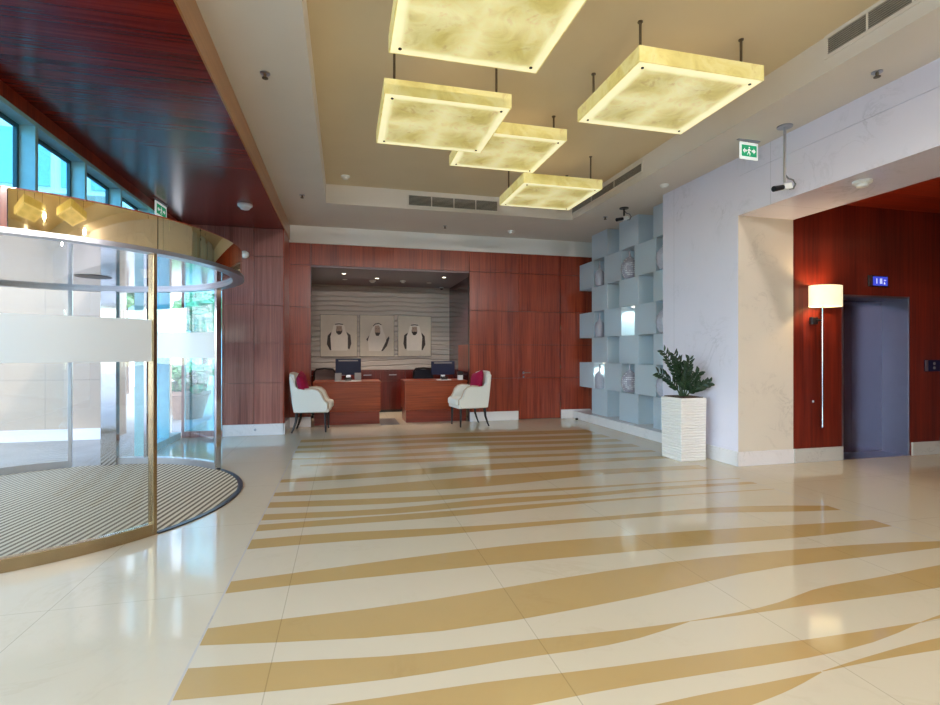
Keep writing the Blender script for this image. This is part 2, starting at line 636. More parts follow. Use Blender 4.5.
STRIPES=[
[-0.67,4.3,[4.076,4.079,4.062,4.024,3.985,3.957,3.941,3.93,3.921,3.918,3.923,3.912,3.869,3.8,3.706],[3.881,3.884,3.872,3.848,3.831,3.832,3.837,3.837,3.83,3.82,3.803,3.763,3.693,3.623,3.576]],
[-0.67,4.3,[3.36,3.393,3.425,3.455,3.481,3.499,3.5,3.486,3.466,3.446,3.42,3.387,3.354,3.324,3.297],[3.2,3.215,3.216,3.212,3.21,3.207,3.198,3.188,3.177,3.163,3.142,3.121,3.115,3.125,3.143]],
[-0.67,4.741,[2.817,2.821,2.822,2.838,2.873,2.909,2.939,2.958,2.963,2.951,2.931,2.905,2.861,2.796,2.72],[2.661,2.594,2.535,2.505,2.513,2.544,2.582,2.635,2.693,2.719,2.716,2.713,2.712,2.708,2.7]],
[1.754,3.926,[2.286,2.291,2.299,2.314,2.337,2.374,2.411,2.43,2.438,2.443,2.452,2.464,2.477,2.487,2.494],[2.282,2.275,2.27,2.27,2.269,2.267,2.264,2.26,2.256,2.254,2.252,2.25,2.246,2.241,2.236]],
[-0.67,1.75,[2.48,2.459,2.438,2.414,2.385,2.359,2.343,2.333,2.328,2.324,2.314,2.303,2.293,2.288,2.286],[2.266,2.249,2.232,2.216,2.201,2.19,2.188,2.19,2.193,2.193,2.188,2.192,2.208,2.241,2.281]],
[-0.065,2.909,[2.09,2.082,2.077,2.071,2.059,2.045,2.034,2.026,2.019,2.012,2.005,1.998,1.993,1.99,1.987],[1.99,1.942,1.906,1.891,1.894,1.9,1.899,1.894,1.888,1.881,1.878,1.884,1.903,1.938,1.983]],
[2.914,3.651,[1.987,1.996,2.005,2.013,2.019,2.024,2.028,2.031,2.033,2.034,2.034,2.032,2.028,2.024,2.019],[1.982,1.986,1.989,1.988,1.983,1.974,1.965,1.956,1.949,1.942,1.935,1.929,1.922,1.915,1.908]],
[1.039,2.033,[1.769,1.772,1.774,1.777,1.779,1.781,1.782,1.782,1.781,1.78,1.78,1.781,1.782,1.783,1.784],[1.627,1.633,1.64,1.646,1.653,1.66,1.667,1.676,1.685,1.696,1.708,1.723,1.74,1.759,1.778]],
[2.042,3.073,[1.786,1.794,1.803,1.811,1.819,1.826,1.833,1.84,1.845,1.85,1.853,1.855,1.853,1.849,1.844],[1.782,1.783,1.785,1.786,1.786,1.786,1.786,1.784,1.782,1.779,1.775,1.77,1.763,1.757,1.751]],
[-0.67,4.3,[4.413,4.411,4.408,4.402,4.397,4.398,4.402,4.401,4.391,4.381,4.371,4.357,4.338,4.318,4.298],[4.256,4.26,4.255,4.243,4.239,4.247,4.265,4.288,4.309,4.323,4.326,4.32,4.309,4.297,4.285]],
[-0.67,4.3,[4.688,4.652,4.614,4.595,4.614,4.649,4.661,4.64,4.618,4.624,4.646,4.653,4.639,4.619,4.599],[4.522,4.492,4.458,4.436,4.444,4.47,4.486,4.486,4.488,4.509,4.535,4.546,4.539,4.527,4.515]],
[-0.67,4.3,[5.053,5.011,4.971,4.934,4.905,4.886,4.876,4.87,4.861,4.847,4.832,4.82,4.806,4.787,4.767],[4.874,4.824,4.777,4.742,4.732,4.749,4.769,4.774,4.768,4.766,4.77,4.771,4.766,4.755,4.743]],
[-0.67,4.3,[5.387,5.397,5.418,5.45,5.485,5.513,5.533,5.546,5.551,5.546,5.528,5.502,5.477,5.456,5.436],[5.257,5.209,5.167,5.135,5.111,5.099,5.108,5.144,5.197,5.249,5.279,5.284,5.274,5.262,5.25]],
[-0.67,4.3,[5.929,5.957,5.989,6.028,6.066,6.097,6.118,6.128,6.128,6.119,6.107,6.09,6.071,6.051,6.031],[5.793,5.775,5.766,5.769,5.78,5.796,5.81,5.818,5.825,5.843,5.871,5.892,5.894,5.885,5.873]],
[-0.526,4.3,[6.648,6.665,6.675,6.675,6.666,6.648,6.624,6.597,6.571,6.547,6.528,6.51,6.49,6.47,6.45],[6.56,6.519,6.482,6.455,6.442,6.442,6.442,6.425,6.394,6.368,6.356,6.348,6.338,6.326,6.314]],
[-0.67,4.3,[7.077,7.052,7.035,7.031,7.041,7.063,7.089,7.104,7.099,7.079,7.054,7.031,7.01,6.99,6.97],[7.01,6.95,6.899,6.863,6.847,6.848,6.856,6.852,6.827,6.795,6.771,6.756,6.744,6.732,6.72]],
[-0.67,4.3,[7.606,7.59,7.582,7.586,7.598,7.613,7.626,7.624,7.6,7.556,7.512,7.48,7.458,7.438,7.418],[7.454,7.416,7.382,7.354,7.341,7.348,7.364,7.37,7.347,7.302,7.258,7.23,7.215,7.203,7.191]],
[-0.67,4.3,[8.008,8.001,8.013,8.047,8.089,8.116,8.118,8.1,8.068,8.026,7.985,7.954,7.932,7.912,7.892],[7.798,7.789,7.793,7.813,7.833,7.837,7.818,7.784,7.739,7.691,7.65,7.625,7.61,7.598,7.586]],
[-0.67,4.3,[8.548,8.551,8.56,8.578,8.6,8.621,8.636,8.641,8.628,8.596,8.559,8.528,8.506,8.486,8.466],[8.31,8.309,8.309,8.311,8.309,8.298,8.277,8.249,8.219,8.19,8.165,8.146,8.133,8.121,8.109]]]
# ================================================================== THE SETTING
NEAR = -5.0                      # the lobby runs on behind the camera to here
XW = 4.72                        # marble wall on the right
# ---- floor: cream marble slab with an inlaid field of tawny leaf-shaped bands
f = MB()
f.box(-2.76, 10.0, NEAR, 12.7, -.12, 0)
f.cur = 1
for a, e, T_, B_ in STRIPES:
    n = len(T_)
    vs, fs = [], []
    for i in range(n):
        x = a + (e - a) * i / (n - 1)
        vs += [(x, B_[i], .0006), (x, T_[i], .0006)]
    for i in range(n - 1):
        fs.append((2 * i, 2 * i + 2, 2 * i + 3, 2 * i + 1))
    f.add(vs, fs)
f.cur = 2                        # the hairline joint round the inlaid field
f.add([(-.682, -2, .0005), (-.672, -2, .0005), (-.672, 8.72, .0005), (-.682, 8.72, .0005)], [(0, 1, 2, 3)])
f.add([(4.302, -2, .0005), (4.312, -2, .0005), (4.312, 8.72, .0005), (4.302, 8.72, .0005)], [(0, 1, 2, 3)])
struct(f, 'floor', ['floor_marble', 'floor_inlay', 'marble_grey'])

# ---- ceiling: white border, raised coffer
c = MB()
c.box(-1.0, -.281, NEAR, 8.44, 3.81, 4.3)
c.box(4.02, 5.6, NEAR, 8.44, 3.81, 4.3)
c.box(-1.0, 5.6, 8.44, 10.3, 3.81, 4.3)
struct(c, 'ceiling', 'ceiling_white')
c = MB()
c.box(-.4, 4.1, NEAR, 8.5, 4.12, 4.2)
struct(c, 'ceiling_coffer', 'coffer_paint')
# wood panelled ceiling beside the glazed front, with its deep edge board
c = MB()
c.box(-2.6, -1.0, NEAR, 10.05, 3.53, 3.62)
struct(c, 'ceiling_wood', 'wood_ceiling')
c = MB()
c.box(-1.0, -.985, NEAR, 10.04, 3.53, 3.81)
struct(c, 'trim_1', 'wood_trim')
c = MB()
c.box(-3.0, -1.0, NEAR, 10.05, 3.62, 4.3)
struct(c, 'roof', 'plaster_white')

# ---- back wall: veneered panels in three tall tiers, opening of the reception alcove, door
def panels(mb, xs, zs, y0, y1, gap=.004):
    for i in range(len(xs) - 1):
        for j in range(len(zs) - 1):
            mb.box(xs[i] + gap, xs[i + 1] - gap, y0, y1, zs[j] + gap, zs[j + 1] - gap)


ZT = [.0, .878, 1.57, 2.27, 3.07, 3.485]
b = MB()
panels(b, [-1.02, -.608], ZT, 10.05, 10.09)
panels(b, [-.608, 2.495], [3.07, 3.485], 10.05, 10.09)
panels(b, [2.495, 3.565], ZT, 10.05, 10.09)
panels(b, [3.565, 4.505], [2.27, 3.07, 3.485], 10.05, 10.09)
panels(b, [4.505, 5.3], ZT, 10.05, 10.09)
b.cur = 1
b.box(-1.03, -.61, 10.09, 10.2, 0, 3.5)
b.box(-.61, 2.5, 10.09, 10.2, 3.075, 3.5)
b.box(2.5, 3.565, 10.09, 10.2, 0, 3.5)
b.box(3.565, 4.505, 10.12, 10.2, 0, 3.5)
b.box(4.505, 5.4, 10.09, 10.2, 0, 3.5)
struct(b, 'wall_back', ['wood_wall', 'dark_wood_leg'])
b = MB()
b.box(-1.02, 5.4, 10.05, 10.2, 3.485, 3.81)
struct(b, 'wall_back_plaster', 'plaster_white')
# flush veneered door in the back wall
d = thing('door_1', '', '', (3.565, 10.06, 0))
del d['label'], d['category']
d['kind'] = 'structure'
m = MB()
panels(m, [0, .94], [0.01, .878, 1.57, 2.27], 0, .05)
m.build('door_leaf', 'wood_wall', d)
h = MB()
h.lathe([(.026, 0), (.026, -.008)], 16, (.1, -.001, .985), axis='y')
h.tube([(.1, -.005, .985), (.1, -.05, .985), (.13, -.055, .985), (.235, -.055, .985)], .009)
h.lathe([(.02, 0), (.02, -.008)], 16, (.1, -.001, .9), axis='y')
h.build('door_handle', 'chrome', d, smooth=True, label='chrome lever handle with a keyhole plate below')
hg = MB()
for z in (.3, 1.1, 1.95):
    hg.cyl((.94, -.004, z), .008, -.05, .05, 8)
hg.build('hinge', 'rod_metal', d)

# ---- alcove behind the desks
for nm, x0, x1 in (('wall_alcove_left', -1.05, -.95), ('wall_alcove_right', 2.6, 2.7)):
    b = MB()
    b.box(x0, x1, 10.2, 12.6, 0, 3.1)
    struct(b, nm, 'wood_alcove')
b = MB()
b.box(2.56, 2.6, 10.3, 11.4, 1.0, 1.58)
struct(b, 'trim_2', 'wood_wall')
b = MB()
b.box(-1.05, 2.7, 12.6, 12.7, 0, 3.1)
struct(b, 'wall_alcove_back', 'carved_plaster')
b = MB()
b.box(-1.05, 2.7, 10.09, 12.7, 3.04, 3.09)
struct(b, 'ceiling_alcove', 'alcove_ceiling')

# ---- veneered pillar at the end of the glazed front
b = MB()
panels(b, [-1.95, -1.485, -1.02], [.0, .89, 1.57, 2.216, 3.05, 3.53], 9.23, 9.27)
b.box(-1.95, -1.02, 9.27, 10.05, 0, 3.53)
struct(b, 'wall_pillar', 'wood_pillar')
b = MB()
b.box(-1.025, -1.0, 9.24, 10.05, 0, 3.81)
struct(b, 'wall_pillar_side', 'wood_wall')
b = MB()
b.box(-1.97, -1.0, 9.2, 9.24, 0, .19)
b.box(-1.02, -.985, 9.2, 10.05, 0, .19)
struct(b, 'baseboard_pillar', 'marble_base', bevel=.004)
b = MB()
b.box(-.985, -.61, 10.02, 10.06, 0, .188)
b.box(2.5, 3.545, 10.02, 10.06, 0, .188)
b.box(4.515, 5.2, 10.02, 10.06, 0, .188)
struct(b, 'baseboard_back', 'marble_base', bevel=.004)

# ---- right: marble wall, its opening to the lift lobby, display recess
b = MB()
b.box(XW, XW + .83, 5.257, 6.77, 0, 3.81)
struct(b, 'wall_right', 'marble_white')
b = MB()
b.box(XW, XW + .83, NEAR, 5.257, 3.095, 3.575)
b.box(XW + .008, XW + .83, NEAR, 5.257, 3.575, 3.581)
b.box(XW, XW + .83, NEAR, 5.257, 3.581, 3.81)
struct(b, 'wall_header', 'marble_white')
b = MB()
b.box(XW - .018, XW + .2, 5.24, 6.77, 0, .18)
b.box(XW - .018, 5.55, 5.237, 5.257, 0, .18)
struct(b, 'baseboard_right', 'marble_base', bevel=.004)
b = MB()
b.box(XW + .003, 5.55, 5.25, 5.2575, .18, 3.095)
struct(b, 'trim_3', 'marble_jamb')
b = MB()
b.box(5.32, 5.5, 6.77, 10.05, 0, 3.81)
struct(b, 'wall_recess', 'plaster_white')
b = MB()
b.box(4.79, 5.32, 6.77, 10.05, 0, .16)
struct(b, 'trim_4', 'marble_base', bevel=.006)

# ---- lift lobby
b = MB()
LX0, LX1, LZ = 6.33, 7.505, 2.168
b.box(5.55, LX0, 5.25, 5.35, .0, 3.4)
b.box(LX1, 10, 5.25, 5.35, .0, 3.4)
b.box(LX0, LX1, 5.25, 5.35, LZ, 3.4)
b.box(10, 10.1, NEAR, 5.35, 0, 3.4)
struct(b, 'wall_lift', 'wood_lift')
b = MB()
b.box(5.55, 10, NEAR, 5.3, 3.345, 3.42)
struct(b, 'ceiling_lift', 'wood_lift_ceiling')
b = MB()
b.box(5.55, LX0, 5.228, 5.25, 0, .18)
b.box(LX1 + .02, 10, 5.228, 5.25, 0, .18)
struct(b, 'baseboard_lift', 'marble_grey', bevel=.003)
e = thing('door_2', '', '', (LX0, 5.25, 0))
del e['label'], e['category']
e['kind'] = 'structure'
wl = LX1 - LX0
m = MB()
m.box(0, .03, 0, .36, 0, LZ)
m.box(wl - .03, wl, 0, .36, 0, LZ)
m.box(.03, wl - .03, 0, .36, LZ - .03, LZ)
m.build('door_frame', 'steel_frame', e, bevel=.003)
for x0, x1 in ((.03, wl / 2 - .002), (wl / 2 + .002, wl - .03)):
    m = MB()
    m.box(x0, x1, .35, .38, 0.005, LZ - .03)
    m.build('door_panel', 'steel_brushed', e)
m = MB()
m.box(0, wl, .0, .38, -.002, .004)
m.build('threshold', 'silver', e)

# ---- walls behind the camera
b = MB()
b.box(-3, 10.1, NEAR - .1, NEAR, 0, 4.3)
struct(b, 'wall_behind', 'plaster_white')

# ---- glazed front on the left: deep window bays above and below the transom
FX = -2.6
DC = (-2.8, 5.475)               # centre of the revolving door
DR = 1.78
ys = [5.19 + .865 * k for k in range(-12, 5)] + [9.23]
ys[0] = NEAR
wn = 0
for i in range(len(ys) - 1):
    y0, y1 = ys[i], ys[i + 1]
    wn += 1
    o = bpy.data.objects.new('window_%d' % wn, None)
    COL.objects.link(o)
    o.location = (FX, y0, 0)
    o['kind'] = 'structure'
    L = y1 - y0
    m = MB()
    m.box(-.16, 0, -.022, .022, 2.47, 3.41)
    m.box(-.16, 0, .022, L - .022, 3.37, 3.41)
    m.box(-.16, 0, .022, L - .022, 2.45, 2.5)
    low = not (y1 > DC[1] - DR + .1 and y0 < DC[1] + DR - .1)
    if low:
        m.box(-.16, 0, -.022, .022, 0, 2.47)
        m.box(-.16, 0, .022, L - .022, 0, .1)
    m.build('window_frame', 'window_paint_lit', o)
    g = MB()
    for a, b_, z0, z1 in ((.022, .05, 2.5, 3.37), (L - .05, L - .022, 2.5, 3.37), (.05, L - .05, 3.34, 3.37), (.05, L - .05, 2.5, 2.53)):
        g.box(-.15, -.12, a, b_, z0, z1)
    g.build('glazing_bead', 'window_gasket', o)
    p = MB()
    p.box(-.14, -.132, .03, L - .03, 2.5, 3.37)
    p.build('pane', 'glass_teal', o)
    if low:
        p = MB()
        p.box(-.14, -.132, .022, L - .022, .1, 2.45)
        p.build('pane', 'wood_pillar' if y0 > 8.3 else 'glass_teal' if y0 > 6 else 'glass_clear', o)  # last bay filled with wood, added to narrow the ceiling's bright reflection
o = bpy.data.objects.new('window_%d' % (wn + 1), None)  # window added to close the gap and dim the ceiling's reflection
COL.objects.link(o)
o.location = (-2.6, 9.26, 0)
o['kind'] = 'structure'
m = MB()
m.box(0, .65, -.02, .06, 2.45, 3.53)
m.box(0, .65, -.02, .06, 0, .1)
m.box(0, .04, -.02, .06, .1, 2.45)
m.box(.61, .65, -.02, .06, .1, 2.45)
m.build('window_frame', 'wood_pillar', o)
m = MB()
m.box(.04, .61, .01, .018, .1, 2.45)
m.build('pane', 'glass_teal', o)
b = MB()
b.box(-2.76, FX, NEAR, 9.4, 3.41, 3.62)
struct(b, 'trim_5', 'wood_wall')

# ---- outdoors
g = MB()
g.box(-60, -2.76, -40, 70, -.14, -.02)
struct(g, 'ground', 'pavement')
b = MB()
b.box(-14, -3.75, 9.6, 10.2, -.02, 4.0)  # added wall, stands for the lobby marble reflected in the drum glass
b.cur = 1
b.box(-14, -3.74, 9.55, 9.6, -.02, .16)
struct(b, 'wall_reflected_lobby', ['reflected_lobby_marble', 'marble_base'])

# ================================================================== THE REVOLVING DOOR
rd = thing('revolving_door', 'large glass revolving door drum with a mirrored gold canopy band', 'revolving door', (DC[0], DC[1], 0))
O = (0, 0, 0)
def arcpart(name, mat, r0, r1, a0, a1, z0, z1, parent=rd, n=48, bevel=0, label=None):
    q = MB()
    q.arc(O, r0, r1, a0, a1, z0, z1, n)
    return q.build(name, mat, parent, smooth=True, bevel=bevel, label=label)


A1, A2 = -39.0, 40.5
q = MB()
q.arc(O, DR - .05, DR, -66.2, -38.1, 2.2, 2.455, 24)
q.arc(O, DR - .05, DR, -37.9, 90, 2.2, 2.455, 80)
q.build('canopy_band', 'gold_mirror', rd, smooth=True, label='mirrored gold band round the top of the drum')
arcpart('canopy_end_reflection', 'wood_wall', DR - .05, DR, -100, -66.4, 2.2, 2.455, label='dark red reflection at the left end of the gold band, set in as wood')  # dark red mirror reflection put in as a wood-coloured panel
arcpart('canopy_ring', 'silver', DR - .09, DR + .02, 0, 360, 2.165, 2.2, n=96)
q = MB()
q.cyl(O, DR - .06, 2.2, 2.215, 72)
q.build('canopy_ceiling', 'chrome', rd)
q = MB()
q.cyl(O, DR - .02, 2.455, 2.47, 72)
q.build('canopy_top', 'wood_wall', rd)
gn = arcpart('curved_glass', 'glass_drum', DR - .03, DR - .018, -142, A1, .09, 2.17)
arcpart('frosted_band', 'frosted_film', DR - .0175, DR - .0155, -142, A1 - .3, 1.335, 1.655, gn)
gf = arcpart('curved_glass', 'glass_drum', DR - .03, DR - .018, A2, 93, .09, 2.17)
arcpart('frosted_band', 'frosted_film', DR - .0345, DR - .0305, A2 + .3, 93, 1.335, 1.655, gf)
gl = arcpart('curved_glass', 'glass_drum', DR - .03, DR - .018, 104.6, 142, .09, 2.17)
arcpart('base_rail', 'bronze', DR - .06, DR, -142, A1, 0, .09, bevel=.003, label='bronze curved base rail on the lobby side')
arcpart('base_rail', 'silver', DR - .06, DR, A2, 93, 0, .09, bevel=.003)
arcpart('base_rail', 'silver', DR - .06, DR, 104.6, 142, 0, .09, bevel=.003)
def post(ang, wd, mat, label=None, z1=2.17, dp=.06):
    q = MB()
    hw = wd / 2
    q.box(DR - dp, DR + .004, -hw, hw, 0, z1, Matrix.Rotation(R(ang), 4, 'Z'))
    return q.build('post', mat, rd, bevel=.004, label=label)


post(A1 + .3, .032, 'bronze', 'bronze edge post of the lobby side glass')
post(A2, .05, 'chrome')
post(91, .17, 'chrome', 'broad chrome post at the street side', dp=.1)
post(77.4, .04, 'chrome')
post(104.6, .04, 'silver')
post(142, .06, 'chrome')
post(-142, .06, 'chrome')
q = MB()
q.cyl((.25, .62, 0), .16, 2.195, 2.2, 24)
q.build('ceiling_sensor', 'black_plastic', rd)

mt = MB()
mt.cyl(O, DR - .04, 0, .008, 96)
mat = mt.build('matting', 'matting', None)
mroot = thing('entrance_mat', 'round brown striped entrance mat inside the revolving door', 'mat', (DC[0], DC[1], 0))
mat.parent = mroot
q = MB()
q.arc(O, DR - .039, DR + .008, A1 + 1.2, A2 - 1.8, 0, .011, 40)
q.build('mat_edging', 'mat_rim', mroot, smooth=True)

# ================================================================== LIT ONYX PENDANTS
def make_pendant(label, PZ, hx=.565, hy=.53):
    root = thing('pendant_light', label, 'ceiling lamp', group='square onyx pendant lamps under the coffer')
    ht = .13
    m = MB()
    m.box(-hx + .012, hx - .012, -hy + .012, hy - .012, 0, .014)
    m.build('onyx_panel', 'onyx_face', root)
    for x0, x1, y0, y1 in ((-hx, hx, -hy, -hy + .012), (-hx, hx, hy - .012, hy), (-hx, -hx + .012, -hy + .012, hy - .012), (hx - .012, hx, -hy + .012, hy - .012)):
        m = MB()
        m.box(x0, x1, y0, y1, 0.001, ht)
        m.build('side_panel', 'onyx_side', root, bevel=.002)
    m = MB()
    m.box(-hx + .012, hx - .012, -hy + .012, hy - .012, ht - .02, ht - .004)
    m.build('top_tray', 'plaster_white', root)
    for sx_ in (-1, 1):
        for sy_ in (-1, 1):
            m = MB()
            m.cyl((sx_ * (hx - .1), sy_ * (hy - .145), 0), .011, ht - .004, 4.125 - PZ, 8)
            m.cyl((sx_ * (hx - .1), sy_ * (hy - .145), 0), .022, 4.112 - PZ, 4.121 - PZ, 12)
            m.build('hanging_rod', 'rod_metal', root)
            m = MB()
            m.cyl((sx_ * (hx - .075), sy_ * (hy - .075), 0), .013, -.006, .002, 10)
            m.build('screw', 'black_plastic', root)
    u = light('pendant_glow', 'AREA', (0, 0, ht + .005), .8, (1, .86, .58), rot=(PI, 0, 0), size=.9)
    u.parent = root
    return root


PEND = [
    (.7725, 2.765, 3.56, 'square lit onyx lamp cut off by the top edge of the photo'),
    (.774, 4.19, 3.60, 'square lit onyx lamp left of the others, half over the middle one'),
    (1.487, 4.602, 3.79, 'square lit onyx lamp in the middle, partly behind the left one'),
    (2.425, 5.77, 3.63, 'small-looking lit onyx lamp farthest back, lowest of the five'),
    (2.25, -.55, 3.70, 'lit onyx lamp seen only mirrored in the gold door band, right of two reflections'),
    (.82, -1.55, 3.66, 'lit onyx lamp seen only mirrored in the gold door band, left of two reflections'),
    (2.355, 3.375, 3.70, 'square lit onyx lamp hanging apart at the right, before the wall vent'),
]
for x, y, z, lb in PEND:                                # each hangs at its own height
    o = make_pendant(lb, z, .592 if z == 3.70 else .568, .545 if z == 3.70 else .53)
    k = (z - 1.4) / 1.9
    o.location = (x * k, y * k, z)

# ================================================================== RECEPTION
def make_desk(label):
    root = thing('reception_desk', label, 'desk', group='reception desks in the alcove opening')
    m = MB()
    m.box(.0, 1.28, 0, .74, .25, .80)
    m.build('body', 'wood_desk', root, bevel=.004)
    m = MB()
    m.box(.02, 1.26, .02, .72, 0, .246)
    m.build('plinth', 'wood_plinth', root)
    m = MB()
    m.box(-.01, 1.29, -.015, .76, .80, .84)
    m.build('desktop', 'wood_desk', root, bevel=.006)
    return root


dk = make_desk('wooden reception desk at the left, with the smaller white chair before it')
dk.location = (-.575, 10.16, 0)
dk2 = copy_tree(dk)
dk2['label'] = 'wooden reception desk at the right, partly behind the facing armchair'
dk2.location = (1.19, 10.16, 0)

cr = thing('back_counter', 'low dark red wooden counter along the alcove wall behind the desks', 'counter', (-.945, 12.095, 0))
m = MB()
m.box(0, 3.54, .02, .5, .06, .97)
m.build('carcass', 'wood_counter', cr)
m = MB()
m.box(0, 3.54, 0, .5, .97, 1.0)
m.build('countertop', 'wood_counter', cr, bevel=.003)
m = MB()
m.box(0, 3.54, .06, .5, 0, .06)
m.build('plinth', 'dark_wood_leg', cr)
for i in range(6):
    x0 = .01 + i * .59
    dd = MB()
    dd.box(x0, x0 + .58, .0, .02, .74, .965)
    dr = dd.build('drawer', 'wood_counter', cr, bevel=.002)
    hh = MB()
    hh.box(x0 + .2, x0 + .38, -.022, -.012, .875, .89)
    hh.box(x0 + .205, x0 + .215, -.014, 0, .875, .89)
    hh.box(x0 + .365, x0 + .375, -.014, 0, .875, .89)
    hh.build('handle', 'silver', dr)
    dd = MB()
    dd.box(x0, x0 + .58, .0, .02, .07, .735)
    dd.build('cupboard_door', 'wood_counter', cr, bevel=.002)

fm = MB()
fm.box(.70, 1.06, 9.93, 10.92, 0, .006)
fm = tag(fm.build('floor_mat', 'floor_mat_grey', bevel=.002), 'flat grey floor mat between the two reception desks', 'mat')

def make_monitor(label):
    root = thing('computer_monitor', label, 'monitor', group='computer monitors on the reception desks')
    m = MB()
    m.box(-.25, .25, -.015, .02, .12, .445)
    m.build('screen_housing', 'navy_plastic', root, bevel=.008)
    m = MB()
    m.box(-.19, .19, -.0165, -.0148, .395, .418)
    m.build('highlight_strip', 'card_grey', root)  # window highlight on the monitor back, put in as a grey strip
    m = MB()
    m.frustum((0, .01, .012), (.055, .02), (0, .01, .15), (.04, .012))
    m.build('stand', 'silver', root, bevel=.003)
    m = MB()
    m.box(-.13, .13, -.08, .1, 0, .012)
    m.build('base', 'silver', root, bevel=.004)
    return root


mo = make_monitor('dark blue computer monitor on the left reception desk')
mo.location = (.085, 10.46, .84)
mo2 = copy_tree(mo)
mo2['label'] = 'dark blue computer monitor on the right reception desk'
mo2.location = (2.02, 10.46, .80)
mo2.location.z = .84
mo2.scale = (1, 1, .87)
def small(name, label, cat, parts, loc, rz=0, group=None):
    r_ = thing(name, label, cat, loc, rz, group)
    for nm, mt_, boxes in parts:
        m = MB()
        for q in boxes:
            m.box(*q)
        m.build(nm, mt_, r_, bevel=.0015)
    return r_


def card(label, loc, rz=0):
    return small('card_holder', label, 'card holder', [('card', 'card_grey', [(-.065, .065, 0, .006, .012, .165)]), ('base', 'white_plastic', [(-.07, .07, -.03, .03, 0, .012)])], loc, rz, 'card holders on the reception desks')


card('grey card holder left of the stand of the left desk monitor', (-.11, 10.33, .84), R(8))
card('grey card holder right of the stand of the left desk monitor', (.27, 10.33, .84), R(-6))
for x, lb in ((.09, 'white notepad under the monitor on the left desk'), (2.0, 'white notepad under the monitor on the right desk')):
    m = MB()
    m.box(-.15, .15, -.06, .06, 0, .012)
    o = tag(m.build('notepad', 'paper', bevel=.001), lb, 'notepad', 'white notepads on the reception desks')
    o.location = (x, 10.28, .84)
for x, lb in ((.085, 'small black desk telephone in front of the left desk monitor'), (2.02, 'small black desk telephone in front of the right desk monitor')):
    r_ = thing('telephone', lb, 'telephone', (x, 10.3, .852), 0, 'telephones on the reception desks')
    m = MB()
    m.frustum((0, 0, 0), (.06, .045), (0, .01, .03), (.05, .03))
    m.build('body', 'black_plastic', r_, bevel=.004)
    m = MB()
    m.tube([(-.075, .0, .03), (-.06, 0, .05), (.06, 0, .05), (.075, 0, .03)], .016)
    m.build('handset', 'black_plastic', r_, smooth=True)
small('card_terminal', 'white and black payment terminal at the right end of the right desk', 'card terminal', [('body', 'white_plastic', [(-.05, .05, -.04, .04, 0, .1)]), ('screen', 'black_plastic', [(-.055, .055, -.045, .03, .1, .17)])], (2.36, 10.32, .84))

def make_staff_chair(label):
    root = thing('office_chair', label, 'office chair', group='office chairs behind the reception desks')
    m = MB()
    pts = [(-.2, .05, .62), (-.22, .06, .8), (-.215, .075, .98), (-.17, .08, 1.05), (0, .085, 1.065), (.17, .08, 1.05), (.215, .075, .98), (.22, .06, .8), (.2, .05, .62), (0, .04, .6), (-.2, .05, .62)]
    m.tube(pts, .022, 8)
    m.build('back_frame', 'black_plastic', root, smooth=True)
    m = MB()
    m.prism([(-.19, .62), (.19, .62), (.205, .8), (.2, .97), (.16, 1.035), (-.16, 1.035), (-.2, .97), (-.205, .8)], 'xz', .055, .068)
    m.build('backrest', 'mesh_fabric', root)
    m = MB()
    m.box(-.24, .24, -.42, .06, .44, .52)
    m.build('seat', 'navy_fabric', root, bevel=.03, seg=3)
    m = MB()
    m.box(-.03, .03, .04, .1, .46, .66)
    m.build('back_bracket', 'black_plastic', root)
    m = MB()
    m.cyl((0, -.18, 0), .03, .1, .45, 12)
    m.build('column', 'silver', root, smooth=True)
    for k in range(5):
        a = 2 * PI * k / 5 + .3
        m = MB()
        m.tube([(0, -.18, .1), (.28 * math.cos(a), -.18 + .28 * math.sin(a), .07)], .022, 8, .014)
        m.cyl((.28 * math.cos(a), -.18 + .28 * math.sin(a), 0), .026, 0, .056, 10)
        m.build('foot', 'black_plastic', root, smooth=True)
    return root


oc = make_staff_chair('office chair with a black frame and greyish mesh back at the left desk')
oc.location = (-.40, 11.3, 0)
oc.rotation_euler.z = R(180)
oc2 = copy_tree(oc)
oc2['label'] = 'dark office chair mostly hidden by the right desk monitor'
oc2.location = (1.72, 11.3, 0)
oc2.rotation_euler.z = R(180)
for ch in oc2.children:
    if ch.name.startswith('backrest'):
        ch.data = ch.data.copy()
        ch.data.materials[0] = M['navy_fabric']

